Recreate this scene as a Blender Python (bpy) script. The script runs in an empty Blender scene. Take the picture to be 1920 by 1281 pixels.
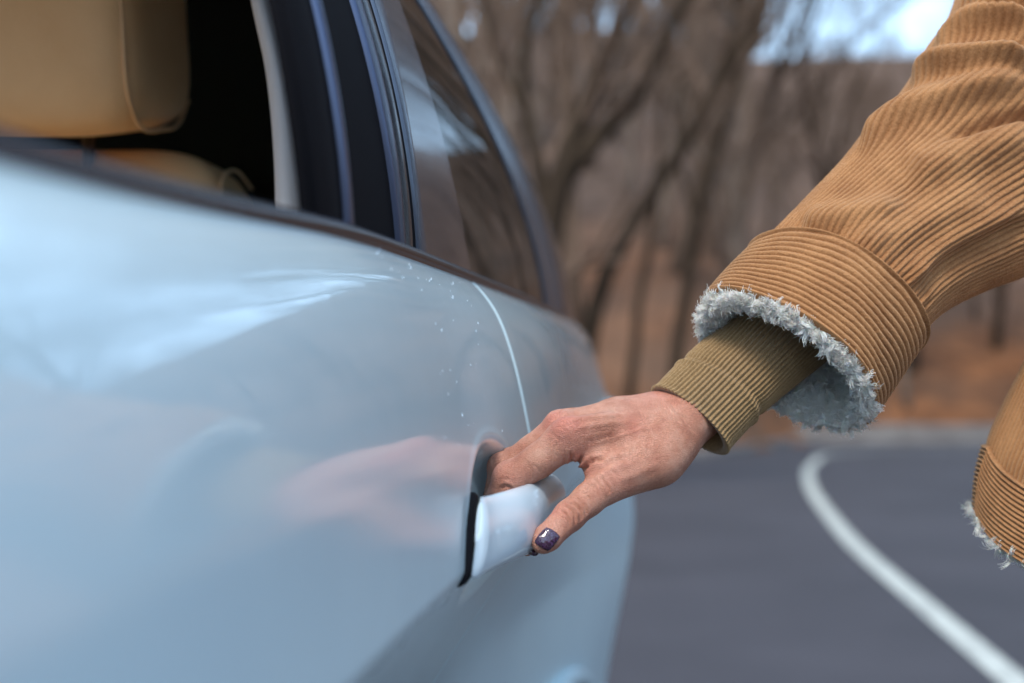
import bpy, math, random
import numpy as np
from mathutils import Vector, Matrix

SC = bpy.context.scene
COL = SC.collection
# ------------------------------------------------------------------ camera
F = 2667.0            # focal length in photograph pixels (50 mm on 36 mm)
CAMZ = 1.08
YAW = math.atan(270.0 / F)
PITCH = math.atan(79.5 / F)
cd = bpy.data.cameras.new('camera')
cam = bpy.data.objects.new('camera', cd)
COL.objects.link(cam)
cam.location = (0, 0, CAMZ)
cam.rotation_euler = (math.pi / 2 + PITCH, 0, YAW)
cd.sensor_width = 36.0
cd.lens = 50.0
cd.clip_start = 0.01
cd.clip_end = 1500
cd.dof.use_dof = True
cd.dof.focus_distance = 0.895
cd.dof.aperture_fstop = 3.9
cd.dof.aperture_blades = 9
SC.camera = cam
# ------------------------------------------------------------------ sky, sun, exposure
SUN_EL, SUN_ROT = math.radians(52), math.radians(194)
w = bpy.data.worlds.new('World')
SC.world = w
w.use_nodes = True
nt = w.node_tree
for n in list(nt.nodes):
    nt.nodes.remove(n)
wo = nt.nodes.new('ShaderNodeOutputWorld')
bg = nt.nodes.new('ShaderNodeBackground')
sky = nt.nodes.new('ShaderNodeTexSky')
sky.sky_type = 'NISHITA'
sky.sun_disc = False
sky.sun_elevation = SUN_EL
sky.sun_rotation = SUN_ROT
sky.air_density = 1.3
sky.dust_density = 3.0
sky.ozone_density = 1.2
# broken cloud cover over the clear sky
tc = nt.nodes.new('ShaderNodeTexCoord')
mp = nt.nodes.new('ShaderNodeMapping')
mp.inputs['Scale'].default_value = (1.0, 1.0, 2.6)
nz = nt.nodes.new('ShaderNodeTexNoise')
nz.inputs['Scale'].default_value = 3.4
nz.inputs['Detail'].default_value = 6
nz.inputs['Roughness'].default_value = 0.62
rp = nt.nodes.new('ShaderNodeValToRGB')
rp.color_ramp.elements[0].position = 0.40
rp.color_ramp.elements[1].position = 0.66
mx = nt.nodes.new('ShaderNodeMix')
mx.data_type = 'RGBA'
nt.links.new(tc.outputs['Generated'], mp.inputs['Vector'])
nt.links.new(mp.outputs['Vector'], nz.inputs['Vector'])
nt.links.new(nz.outputs['Fac'], rp.inputs['Fac'])
nt.links.new(rp.outputs['Color'], mx.inputs['Factor'])
nt.links.new(sky.outputs['Color'], mx.inputs['A'])
mx.inputs['B'].default_value = (8.3, 12.3, 17.2, 1)
nt.links.new(mx.outputs['Result'], bg.inputs['Color'])
bg.inputs['Strength'].default_value = 0.088
nt.links.new(bg.outputs['Background'], wo.inputs['Surface'])
sd = bpy.data.lights.new('sun', 'SUN')
sd.energy = 1.5
sd.angle = math.radians(16)
sd.color = (1.0, 0.93, 0.84)
sun = bpy.data.objects.new('sun', sd)
COL.objects.link(sun)
_sv = Vector((math.sin(SUN_ROT) * math.cos(SUN_EL), math.cos(SUN_ROT) * math.cos(SUN_EL), math.sin(SUN_EL)))
sun.rotation_euler = (-_sv).to_track_quat('-Z', 'Y').to_euler()
SC.view_settings.view_transform = 'Standard'
SC.view_settings.look = 'None'
SC.view_settings.exposure = 0.93
SC.view_settings.gamma = 1.0
SC.view_settings.use_curve_mapping = False
SC.render.engine = 'CYCLES'
SC.cycles.use_denoising = True
SC.cycles.max_bounces = 8

RC = np.array(Matrix.LocRotScale(None, cam.rotation_euler, None).to_3x3())


def P(u, v, Y):
    """world point on the plane y = Y seen at photograph pixel (u, v)"""
    d = RC @ np.array([(u - 960.0) / F, -(v - 640.5) / F, -1.0])
    t = Y / d[1]
    return np.array([0, 0, CAMZ]) + d * t


def project(p):
    """photograph pixels of world points (n,3)"""
    q = (np.asarray(p, float) - np.array([0, 0, CAMZ])) @ RC
    return np.stack([960 + F * q[..., 0] / -q[..., 2], 640.5 - F * q[..., 1] / -q[..., 2]], -1)


# ------------------------------------------------------------------ mesh helpers
def link(o, parent=None):
    COL.objects.link(o)
    if parent is not None:
        o.parent = parent
    return o


def mesh(name, v, f, mat=None, parent=None, smooth=True, attrs=None):
    v = np.asarray(v, np.float32).reshape(-1, 3)
    me = bpy.data.meshes.new(name)
    if isinstance(f, np.ndarray):
        k = f.shape[1]
        me.vertices.add(len(v))
        me.vertices.foreach_set('co', v.ravel())
        me.loops.add(f.size)
        me.loops.foreach_set('vertex_index', f.ravel().astype(np.int32))
        me.polygons.add(len(f))
        me.polygons.foreach_set('loop_start', np.arange(0, f.size, k, dtype=np.int32))
        me.polygons.foreach_set('loop_total', np.full(len(f), k, np.int32))
        me.update(calc_edges=True)
    else:
        me.from_pydata(v.tolist(), [], f)
    me.validate()
    if smooth:
        me.polygons.foreach_set('use_smooth', np.ones(len(me.polygons), bool))
    if attrs:
        for k_, a in attrs.items():
            at = me.attributes.new(k_, 'FLOAT', 'POINT')
            at.data.foreach_set('value', np.asarray(a, np.float32))
    if mat:
        me.materials.append(mat)
    return link(bpy.data.objects.new(name, me), parent)


def empty(name, loc=(0, 0, 0), parent=None):
    o = bpy.data.objects.new(name, None)
    o.location = loc
    return link(o, parent)


def tag(o, label=None, cat=None, group=None, kind=None):
    if label: o['label'] = label
    if cat: o['category'] = cat
    if group: o['group'] = group
    if kind: o['kind'] = kind
    return o


def gridfaces(nu, nv, wrap_v=False):
    i = np.arange(nu - 1)[:, None]
    j = np.arange(nv if wrap_v else nv - 1)[None, :]
    j2 = (j + 1) % nv
    a = i * nv + j; b = i * nv + j2; c = (i + 1) * nv + j2; d = (i + 1) * nv + j
    return np.stack([a, b, c, d], -1).reshape(-1, 4)


def grid_normals(p, wrap_v=False):
    du = np.gradient(p, axis=0)
    if wrap_v:
        dv = (np.roll(p, -1, 1) - np.roll(p, 1, 1)) / 2
    else:
        dv = np.gradient(p, axis=1)
    n = np.cross(du, dv)
    return n / np.maximum(np.linalg.norm(n, axis=-1, keepdims=True), 1e-12)


def join(parts):
    V, Fc, o = [], [], 0
    for v, f in parts:
        v = np.asarray(v, float).reshape(-1, 3)
        V.append(v); Fc.append(np.asarray(f) + o); o += len(v)
    return np.concatenate(V), np.concatenate(Fc)


def tube(pts, rad, n=8, caps=True):
    """swept tube, returns verts and quad faces (caps as collapsed rings)"""
    pts = np.asarray(pts, float)
    rad = np.broadcast_to(np.asarray(rad, float), (len(pts),)).copy()
    if caps:
        pts = np.concatenate([pts[:1], pts, pts[-1:]]); rad = np.concatenate([[1e-5], rad, [1e-5]])
    t = np.gradient(pts, axis=0)
    bad = np.linalg.norm(t, axis=1) < 1e-9
    if bad.any():
        t[bad] = (pts[-1] - pts[0])
    t /= np.linalg.norm(t, axis=1, keepdims=True)
    ref = np.array([0, 0, 1.0]) if abs(t[0][2]) < .9 else np.array([1.0, 0, 0])
    a = np.cross(t, ref); a /= np.linalg.norm(a, axis=1, keepdims=True)
    b = np.cross(t, a)
    th = np.linspace(0, 2 * math.pi, n, endpoint=False)
    r = rad[:, None, None]
    v = pts[:, None] + r * (np.cos(th)[None, :, None] * a[:, None] + np.sin(th)[None, :, None] * b[:, None])
    return v.reshape(-1, 3), gridfaces(len(pts), n, True)


def box(x0, x1, y0, y1, z0, z1):
    v = np.array([[x, y, z] for x in (x0, x1) for y in (y0, y1) for z in (z0, z1)])
    f = np.array([[0, 1, 3, 2], [4, 6, 7, 5], [0, 4, 5, 1], [2, 3, 7, 6], [0, 2, 6, 4], [1, 5, 7, 3]])
    return v, f


def rbox(name, c, s, r, mat, parent, seg=4):
    """rounded box, centre c, size s"""
    v, f = box(-s[0] / 2, s[0] / 2, -s[1] / 2, s[1] / 2, -s[2] / 2, s[2] / 2)
    o = mesh(name, v, f, mat, parent)
    o.location = c
    m = o.modifiers.new('bevel', 'BEVEL'); m.width = r; m.segments = seg
    return o


def smoothstep(a, b, x):
    t = np.clip((x - a) / (b - a), 0, 1)
    return t * t * (3 - 2 * t)


def catmull(keys, n):
    keys = np.asarray(keys, float)
    k = len(keys)
    d = np.linalg.norm(np.diff(keys[:, :3], axis=0), axis=1)
    s = np.concatenate([[0], np.cumsum(d)])
    t = np.linspace(0, s[-1], n) if np.isscalar(n) else np.asarray(n)
    m = np.gradient(keys, s, axis=0)
    i = np.clip(np.searchsorted(s, t, side='right') - 1, 0, k - 2)
    h = (s[i + 1] - s[i])[:, None]
    x = ((t - s[i]) / h[:, 0])[:, None]
    return ((2 * x**3 - 3 * x**2 + 1) * keys[i] + (x**3 - 2 * x**2 + x) * h * m[i]
            + (-2 * x**3 + 3 * x**2) * keys[i + 1] + (x**3 - x**2) * h * m[i + 1]), t


# ------------------------------------------------------------------ materials
class Mat:
    def __init__(s, name, base=(.5, .5, .5), rough=.5, metal=0, spec=.5, **kw):
        s.m = bpy.data.materials.new(name)
        s.m.use_nodes = True
        s.nt = s.m.node_tree
        s.b = s.nt.nodes['Principled BSDF']
        s.set('Base Color', (*base, 1)); s.set('Roughness', rough); s.set('Metallic', metal)
        s.set('Specular IOR Level', spec)
        for k, v in kw.items():
            s.set(k.replace('_', ' '), v)
        s.tc = s.nt.nodes.new('ShaderNodeTexCoord')

    def set(s, k, v):
        s.b.inputs[k].default_value = v

    def L(s, a, b):
        s.nt.links.new(a, b)

    def mapping(s, scale=(1, 1, 1), rot=(0, 0, 0), src='Object'):
        n = s.nt.nodes.new('ShaderNodeMapping')
        n.inputs['Scale'].default_value = scale; n.inputs['Rotation'].default_value = rot
        s.L(s.tc.outputs[src], n.inputs['Vector'])
        return n.outputs['Vector']

    def noise(s, scale, detail=4, rough=.55, vec=None, dist=0):
        n = s.nt.nodes.new('ShaderNodeTexNoise')
        n.inputs['Scale'].default_value = scale; n.inputs['Detail'].default_value = detail
        n.inputs['Roughness'].default_value = rough; n.inputs['Distortion'].default_value = dist
        s.L(vec if vec else s.tc.outputs['Object'], n.inputs['Vector'])
        return n.outputs['Fac']

    def voronoi(s, scale, feature='F1', vec=None):
        n = s.nt.nodes.new('ShaderNodeTexVoronoi')
        n.feature = feature
        n.inputs['Scale'].default_value = scale
        s.L(vec if vec else s.tc.outputs['Object'], n.inputs['Vector'])
        return n.outputs['Distance']

    def wave(s, scale, vec, dist=0, dscale=1, direction='X'):
        n = s.nt.nodes.new('ShaderNodeTexWave')
        n.bands_direction = direction
        n.inputs['Scale'].default_value = scale; n.inputs['Distortion'].default_value = dist
        n.inputs['Detail Scale'].default_value = dscale
        s.L(vec, n.inputs['Vector'])
        return n.outputs['Fac']

    def ramp(s, fac, stops):
        n = s.nt.nodes.new('ShaderNodeValToRGB')
        e = n.color_ramp.elements
        while len(e) < len(stops):
            e.new(.5)
        for el, (p, c) in zip(e, stops):
            el.position = p
            el.color = (*c, 1) if len(c) == 3 else c
        s.L(fac, n.inputs['Fac'])
        return n.outputs['Color']

    def mix(s, fac, a, b, mode='MIX'):
        n = s.nt.nodes.new('ShaderNodeMix'); n.data_type = 'RGBA'; n.blend_type = mode
        for sock, x in ((n.inputs['Factor'], fac), (n.inputs['A'], a), (n.inputs['B'], b)):
            if isinstance(x, (int, float)):
                sock.default_value = x
            elif isinstance(x, tuple):
                sock.default_value = (*x, 1)
            else:
                s.L(x, sock)
        return n.outputs['Result']

    def math(s, op, a, b=None):
        n = s.nt.nodes.new('ShaderNodeMath'); n.operation = op
        for sock, x in zip(n.inputs, (a, b)):
            if x is None: continue
            if isinstance(x, (int, float)): sock.default_value = x
            else: s.L(x, sock)
        return n.outputs[0]

    def attr(s, name):
        n = s.nt.nodes.new('ShaderNodeAttribute'); n.attribute_name = name
        return n.outputs['Fac']

    def color(s, out):
        s.L(out, s.b.inputs['Base Color']); return s

    def bump(s, h, dist=.001, strength=1.0, prev=None):
        n = s.nt.nodes.new('ShaderNodeBump')
        n.inputs['Distance'].default_value = dist; n.inputs['Strength'].default_value = strength
        s.L(h, n.inputs['Height'])
        if prev is not None:
            s.L(prev, n.inputs['Normal'])
        s.L(n.outputs['Normal'], s.b.inputs['Normal'])
        return n.outputs['Normal']


# car paint with faint orange peel and dried water marks
paint = Mat('white_paint', (.38, .50, .58), .42, 0, .5, Coat_Weight=1.0, Coat_Roughness=.035, Coat_IOR=1.52)
g1 = paint.noise(9, 3)
paint.color(paint.mix(paint.ramp(g1, [(.3, (0, 0, 0)), (.75, (1, 1, 1))]), (.62, .80, .86), (.66, .84, .89)))
pc = paint.ramp(paint.noise(55, 6, .7), [(.45, (.010, .010, .010)), (.8, (.045, .045, .045))])
# road film: the coat is clean near the window line and duller further down
_px = paint.nt.nodes.new('ShaderNodeSeparateXYZ'); paint.L(paint.tc.outputs['Object'], _px.inputs[0])
_pm = paint.nt.nodes.new('ShaderNodeMapRange'); _pm.interpolation_type = 'SMOOTHSTEP'
for _k, _v in (('From Min', CAMZ + .030), ('From Max', CAMZ - .13), ('To Min', 0.0), ('To Max', .27)): _pm.inputs[_k].default_value = _v
paint.L(_px.outputs['Z'], _pm.inputs['Value'])
paint.L(paint.math('ADD', pc, _pm.outputs['Result']), paint.b.inputs['Coat Roughness'])
_pb = paint.nt.nodes.new('ShaderNodeBump'); _pb.inputs['Distance'].default_value = .0002; _pb.inputs['Strength'].default_value = 1
paint.L(paint.noise(17, 2, .45), _pb.inputs['Height']); paint.L(_pb.outputs['Normal'], paint.b.inputs['Coat Normal'])
handle_p = Mat('handle_paint', (.60, .74, .82), .4, 0, .5, Coat_Weight=1.0, Coat_Roughness=.06, Coat_IOR=1.5)
handle_p.L(handle_p.ramp(handle_p.noise(160, 5, .7), [(.5, (.05, .05, .05)), (.75, (.22, .22, .22))]), handle_p.b.inputs['Coat Roughness'])
gloss_black = Mat('gloss_black', (.012, .018, .034), .22, 0, .5, Coat_Weight=.6, Coat_Roughness=.03)
rubber = Mat('rubber', (.006, .006, .008), .8, 0, .08)
rubber.bump(rubber.noise(900, 3), .0002, .5)
belt_m = Mat('belt_rubber', (.010, .010, .017), .25, 0, .35, Coat_Weight=.25, Coat_Roughness=.12)
belt_m.bump(belt_m.noise(120, 4), .0004, .4)
chrome = Mat('satin_blue_steel', (.10, .125, .20), .32, .85)
steel_t = Mat('dark_steel_trim', (.10, .125, .17), .25, .5)
trim_grey = Mat('grey_trim', (.62, .68, .76), .75, 0, .3)
trim_grey.bump(trim_grey.noise(700, 2), .0003, .5)
cabin = Mat('cabin_black', (.014, .012, .012), .85, 0, .15)
tint = Mat('tinted_glass', (.018, .026, .026), .03, 0, .7, Coat_Weight=1.0, Coat_Roughness=.01, Coat_IOR=1.7)
leather = Mat('tan_leather', (.44, .25, .115), .50, 0, .4)
leather.color(leather.ramp(leather.noise(14, 4), [(.3, (.72, .47, .25)), (.7, (.80, .55, .31))]))
leather.bump(leather.voronoi(420), .0004, .5)
stitch = Mat('pale_thread', (.66, .45, .26), .6)
_c = Mat('clear_glass', (1, 1, 1)); clear_m = _c.m
_t = _c.nt.nodes.new('ShaderNodeBsdfTransparent'); _t.inputs[0].default_value = (.97, .98, .97, 1)
_g = _c.nt.nodes.new('ShaderNodeBsdfGlossy'); _g.inputs['Roughness'].default_value = .02
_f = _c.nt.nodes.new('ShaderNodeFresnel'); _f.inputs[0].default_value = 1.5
_x = _c.nt.nodes.new('ShaderNodeMixShader')
_c.L(_f.outputs[0], _x.inputs[0]); _c.L(_t.outputs[0], _x.inputs[1]); _c.L(_g.outputs[0], _x.inputs[2])
_c.L(_x.outputs[0], _c.nt.nodes['Material Output'].inputs['Surface'])
def see_through(name, tcol, f0=1.5):
    c = Mat(name, (1, 1, 1))
    t = c.nt.nodes.new('ShaderNodeBsdfTransparent'); t.inputs[0].default_value = (*tcol, 1)
    g = c.nt.nodes.new('ShaderNodeBsdfGlossy'); g.inputs['Roughness'].default_value = .02
    f = c.nt.nodes.new('ShaderNodeFresnel'); f.inputs[0].default_value = f0
    x = c.nt.nodes.new('ShaderNodeMixShader')
    c.L(f.outputs[0], x.inputs[0]); c.L(t.outputs[0], x.inputs[1]); c.L(g.outputs[0], x.inputs[2])
    c.L(x.outputs[0], c.nt.nodes['Material Output'].inputs['Surface'])
    return c.m
quarter_m = see_through('tinted_see_through_glass', (.22, .28, .30), 1.45)
lamp_m = Mat('lamp_lens', (.55, .70, .74), .08, 0, .6, Coat_Weight=1.0)
tyre_m = Mat('tyre', (.02, .02, .022), .8, 0, .3)
tyre_m.bump(tyre_m.noise(90, 4), .002, .4)
alloy = Mat('alloy', (.45, .47, .50), .3, .9)
water_m = Mat('water', (.86, .94, 1.0), .03, 0, .6, Transmission_Weight=.5, IOR=1.33)

# skin
skin = Mat('skin', (.60, .36, .27), .52, 0, .38, Subsurface_Weight=.22, Subsurface_Scale=.0035)
skin.set('Subsurface Radius', (1.0, .35, .18))
mott = skin.noise(70, 5, .6)
tone = skin.ramp(mott, [(.28, (.44, .18, .118)), (.48, (.56, .27, .185)), (.70, (.66, .37, .27))])
fine = skin.ramp(skin.noise(420, 3, .7), [(.3, (.84, .80, .78)), (.7, (1, 1, 1))])
tone = skin.mix(1.0, tone, fine, 'MULTIPLY')
tone = skin.mix(skin.math('MULTIPLY', skin.attr('red'), .92), tone, (.58, .20, .15))
skin.color(tone)
v1 = skin.voronoi(620, 'DISTANCE_TO_EDGE', skin.mapping((1, .75, 1.35), (.3, .5, .9)))
c1 = skin.ramp(v1, [(0, (0, 0, 0)), (.16, (1, 1, 1))])
b_ = skin.bump(c1, .00045, .9)
b_ = skin.bump(skin.noise(260, 6, .65, skin.mapping((1, 1, 2.6), (.2, .7, .2)), 1.2), .0009, .7, b_)
skin.bump(skin.noise(1500, 2), .0002, .5, b_)
nail_m = Mat('purple_nail_lacquer', (.035, .006, .030), .10, 0, .6, Coat_Weight=1.0, Coat_Roughness=.02)
nn = nail_m.noise(480, 3, .6, None, 1.4)
nail_m.color(nail_m.ramp(nn, [(.48, (.030, .006, .026)), (.62, (.055, .018, .065)), (.75, (.10, .05, .15))]))

# fabrics
def cord(name, c0, c1):
    m = Mat(name, c0, .95, 0, .1, Sheen_Weight=.45, Sheen_Roughness=.35)
    m.set('Sheen Tint', (1.0, .80, .56, 1))
    n1 = m.noise(38, 5, .6); n2 = m.noise(900, 3, .7)
    c = m.mix(m.ramp(n1, [(.35, (0, 0, 0)), (.68, (1, 1, 1))]), c0, c1)
    c = m.mix(1.0, c, m.ramp(n2, [(.30, (.66, .62, .58)), (.62, (1.06, 1.05, 1.04))]), 'MULTIPLY')
    ridge_light = m.attr('pile')
    c = m.mix(ridge_light, c, tuple(min(1, x * 1.38 + .015) for x in c1))  # wale ridges lightened: worn pile, plus ridge highlights put into the colour
    m.color(c)
    b = m.bump(m.noise(520, 4, .7), .0011, .9)
    m.bump(m.noise(1700, 2, .6), .0005, .8, b)
    return m.m
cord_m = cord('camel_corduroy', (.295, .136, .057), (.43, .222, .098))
knit = Mat('olive_knit', (.20, .145, .065), .95, 0, .1, Sheen_Weight=.35)
knit.color(knit.ramp(knit.noise(600, 4, .7), [(.3, (.215, .137, .060)), (.7, (.36, .24, .118))]))
knit.bump(knit.noise(1300, 3), .0006, .8)
fleece_m = Mat('cream_fleece', (.90, .89, .83), .9, 0, .15, Sheen_Weight=1.0, Sheen_Roughness=.3, Subsurface_Weight=.35, Subsurface_Scale=.004)
fleece_m.color(fleece_m.ramp(fleece_m.noise(160, 3), [(.3, (.93, .88, .79)), (.7, (.97, .95, .89))]))
denim = Mat('denim', (.035, .045, .08), .9)
denim.bump(denim.noise(700, 2), .0006, .6)
shoe_m = Mat('brown_shoe_leather', (.06, .035, .02), .45)
hair_m = Mat('dark_hair', (.03, .018, .012), .5)

# ground
asphalt = Mat('asphalt', (.09, .09, .105), .62, 0, .45)
asphalt.color(asphalt.ramp(asphalt.noise(.5, 8, .72), [(.3, (.036, .034, .040)), (.7, (.064, .060, .070))]))
asphalt.bump(asphalt.noise(160, 4), .004, .6)
roadpaint = Mat('road_paint', (.62, .66, .62), .6)
roadpaint.color(roadpaint.ramp(roadpaint.noise(9, 7, .75), [(.36, (.22, .23, .22)), (.5, (.50, .53, .49))]))
litter = Mat('leaf_litter', (.2, .1, .05), .95, 0, .1)
lc = litter.ramp(litter.noise(1.6, 7, .7), [(.28, (.05, .029, .020)), (.45, (.15, .064, .030)), (.6, (.28, .118, .050)), (.78, (.36, .18, .09))])
litter.color(litter.mix(litter.ramp(litter.noise(.09, 3), [(.4, (0, 0, 0)), (.62, (.75, .75, .75))]), lc, (.13, .085, .06)))
_sx = litter.nt.nodes.new('ShaderNodeSeparateXYZ'); litter.L(litter.tc.outputs['Object'], _sx.inputs[0])
_hz = litter.math('ADD', litter.math('MULTIPLY', _sx.outputs['Z'], .12), litter.math('MULTIPLY', litter.noise(.25, 4), .5))
litter.color(litter.mix(litter.ramp(_hz, [(.38, (0, 0, 0)), (.95, (1, 1, 1))]), litter.mix(litter.ramp(litter.noise(.12, 3), [(.4, (0, 0, 0)), (.6, (.9, .9, .9))]), lc, (.13, .085, .06)), litter.ramp(litter.noise(1.1, 6, .7), [(.3, (.085, .057, .044)), (.7, (.20, .135, .10))])))
litter.bump(litter.noise(9, 5), .08, .8)
hazy_bark = Mat('hazy_bark', (.10, .075, .055), .95, 0, .1)  # lightened for the wood trees, distance haze put into the colour
hazy_bark.color(hazy_bark.ramp(hazy_bark.noise(3, 6, .7, hazy_bark.mapping((3, 3, .5))), [(.3, (.085, .060, .045)), (.7, (.20, .145, .108))]))
hazy_bark.bump(hazy_bark.noise(16, 5, .6, hazy_bark.mapping((2, 2, .4))), .02, .8)
bark_p = Mat('pale_bark', (.20, .16, .13), .95, 0, .1)
bark_p.color(bark_p.ramp(bark_p.noise(3, 6, .7, bark_p.mapping((3, 3, .5))), [(.3, (.13, .10, .08)), (.7, (.28, .23, .19))]))
bark_d = Mat('dark_bark', (.05, .04, .03), .95, 0, .1)
bark_d.color(bark_d.ramp(bark_d.noise(3, 6, .7, bark_d.mapping((3, 3, .5))), [(.3, (.020, .014, .010)), (.7, (.060, .044, .030))]))
twig = Mat('twigs', (.20, .14, .105), .95, 0, .1)
concrete = Mat('concrete', (.33, .33, .33), .85)
concrete.color(concrete.ramp(concrete.noise(2.5, 6), [(.3, (.13, .12, .12)), (.7, (.24, .235, .23))]))

# ================================================================== SETTING
def ss(a, b, x):
    return smoothstep(a, b, x)

def edge_y(x):      # far edge of the asphalt
    return 21.5 + 5.0 * ss(.6, 3.0, x)

def terrain_h(x, y):
    dN = np.maximum(0, y - (edge_y(x) + .6))
    az = np.arctan2(x, np.maximum(y, 1e-3))
    amp = 1.0 - .80 * ss(.30, .62, az)                       # the ridge falls away to the right
    amp = np.where(y < 0, .2, amp)
    hN = (.325 * np.minimum(dN, 75) * amp + .9 * ss(0, 5, dN) * (1 - ss(.8, 2.6, x)) + .35 * ss(0, 2, dN))
    dL = np.maximum(0, -3.8 - x)
    hL = .38 * np.minimum(dL, 22)
    dR = np.maximum(0, x - 9)
    hR = .05 * np.minimum(dR, 90)
    dS = np.maximum(0, -25 - y)
    hS = .08 * np.minimum(dS, 60)
    h = np.maximum.reduce([hN, hL, hR, hS])
    return h + .12 * np.sin(x * .8 + 1) * np.sin(y * .55) * np.clip(h, 0, 1) - .03

def axis_pts(lo, hi):
    return np.unique(np.concatenate([np.arange(-400, lo, 8), np.arange(lo, hi, .8), np.arange(hi, 401, 8)]))
gx, gy = axis_pts(-30, 40), axis_pts(-30, 90)
X, Y = np.meshgrid(gx, gy, indexing='ij')
tag(mesh('ground', np.stack([X, Y, terrain_h(X, Y)], -1), gridfaces(len(gx), len(gy)), litter.m), kind='structure')

# road surface, one sheet above the ground
rx = np.linspace(-3.6, 8.0, 60)
rv = np.array([[(x, -25, .0), (x, edge_y(x), .0)] for x in rx])
tag(mesh('road', rv, gridfaces(60, 2), asphalt.m), kind='structure')
# painted line: runs beside the car, then bends right
lk = [(1.27, -20, 0), (1.28, 0, 0), (1.29, 5.1, 0), (1.30, 7.4, 0), (1.32, 9.6, 0), (1.42, 12, 0), (1.68, 16, 0), (2.12, 19.6, 0), (2.9, 22.6, 0), (3.9, 23.6, 0),
      (5.2, 23.5, 0), (6.6, 23.3, 0), (7.9, 23.1, 0)]
lp, _ = catmull(lk, 160)
tt = np.gradient(lp, axis=0); tt /= np.linalg.norm(tt, axis=1, keepdims=True)
nn_ = np.stack([-tt[:, 1], tt[:, 0], 0 * tt[:, 0]], 1)
lv = np.stack([lp + nn_ * .062, lp - nn_ * .062], 1); lv[..., 2] = .004
tag(mesh('road_marking', lv, gridfaces(160, 2)[:, ::-1], roadpaint.m), kind='structure')
# kerb at the far side of the road
kx = np.linspace(-3.6, 8.0, 34)
prof = [(0, -.03), (0, .10), (.03, .12), (.16, .12), (.16, -.03)]
kv = np.array([[(x, edge_y(x) + a, b) for a, b in prof] for x in kx])
tag(mesh('kerb', kv, gridfaces(34, 5), concrete.m, smooth=False), kind='structure')
# low parapet behind the bend, cast in sections
par = empty('parapet_wall', (7.0, 26.9, 0))
tag(par, 'low pale concrete parapet wall of sections along the far edge of the road bend', 'wall')
rnd = random.Random(5)
pm = None
for i in range(9):
    if pm is None:
        v, f = box(-.96, .96, 0, .22, -.1, .32)
        o = mesh('wall_section', v, f, concrete.m, par, smooth=False)
        b = o.modifiers.new('bevel', 'BEVEL'); b.width = .02; b.segments = 2
        pm = o
    else:
        o = pm.copy(); COL.objects.link(o); o.parent = par
    o.location = (-5.4 + i * 1.95, rnd.uniform(-.01, .01), rnd.uniform(-.012, .012))

# ------------------------------------------------------------------ trees
class Tree:
    def __init__(s, seed):
        s.r = random.Random(seed); s.trunk = []; s.crown = []

    def limb(s, p, d, L, r, lvl, maxlvl, spread=.6, up=.12):
        n = {0: 9, 1: 7, 2: 5}.get(lvl, 3)
        pts = [np.array(p, float)]; d = np.array(d, float); d /= np.linalg.norm(d)
        dirs = []
        for i in range(n):
            d = d + np.array([s.r.gauss(0, 1), s.r.gauss(0, 1), s.r.gauss(0, .6)]) * (.05 + .045 * lvl) + np.array([0, 0, up * .35])
            d /= np.linalg.norm(d)
            dirs.append(d.copy()); pts.append(pts[-1] + d * L / n)
        rr = np.linspace(r, r * (.35 if lvl else .4), n + 1)
        (s.trunk if lvl < 2 else s.crown).append(tube(pts, rr, 9 if lvl == 0 else 6 if lvl == 1 else 3, lvl < 2))
        if lvl >= maxlvl:
            return
        k = {0: s.r.randint(9, 12), 1: s.r.randint(6, 8), 2: s.r.randint(5, 7), 3: 4}.get(lvl, 3)
        for j in range(k):
            t = s.r.uniform(.28 if lvl == 0 else .2, 1.0)
            i = min(n - 1, int(t * n))
            a = s.r.uniform(0, 2 * math.pi)
            side = np.cross(dirs[i], [math.cos(a), math.sin(a), .3]); side /= np.linalg.norm(side) + 1e-9
            dd = dirs[i] + side * s.r.uniform(.5, 1.1) * (spread + .25)
            s.limb(pts[i] + (pts[i + 1] - pts[i]) * s.r.random(), dd, L * s.r.uniform(.32, .55) * (1.15 - .35 * t), max(rr[i] * s.r.uniform(.35, .6), .005), lvl + 1, maxlvl, spread, up)


def tree_mesh(T, name, mats):
    v, f = join(T.trunk); a = mesh(name + '_t', v, f, mats[0])
    v, f = join(T.crown); b = mesh(name + '_c', v, f, mats[1])
    md = (a.data, b.data)
    bpy.data.objects.remove(a); bpy.data.objects.remove(b)
    return md

VAR = []
for sd_ in range(6):
    T = Tree(100 + sd_)
    T.limb((0, 0, -.3), (T.r.gauss(0, .05), T.r.gauss(0, .05), 1), 10.5 + sd_ * .7, .15 + .012 * sd_, 0, 4)
    VAR.append(tree_mesh(T, 'tree%d' % sd_, (hazy_bark.m if sd_ % 3 else bark_p.m, twig.m)))  # both barks kept pale here, haze painted in with their colour
twig_d = Mat('dark_twigs', (.045, .033, .026), .95, 0, .1)
VARD = []
for sd_ in range(3):
    T = Tree(140 + sd_)
    T.limb((0, 0, -.3), (T.r.gauss(0, .05), T.r.gauss(0, .05), 1), 12.5 + sd_, .20, 0, 4)
    T.crown = [(v_ + 0, f_) for v_, f_ in T.crown]
    VARD.append(tree_mesh(T, 'dark_tree%d' % sd_, (bark_d.m, twig_d.m)))


def put_tree(md, x, y, s, rz, lean, label, group, z=None):
    t = empty('bare_tree', (x, y, float(terrain_h(np.array(x), np.array(y))) if z is None else z))
    t.rotation_euler = (lean[0], lean[1], rz); t.scale = (s, s, s)
    for nme, m in (('trunk', md[0]), ('crown', md[1])):
        link(bpy.data.objects.new(nme, m), t)
    tag(t, label, 'tree', group)
    return t

rnd = random.Random(11)
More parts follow.
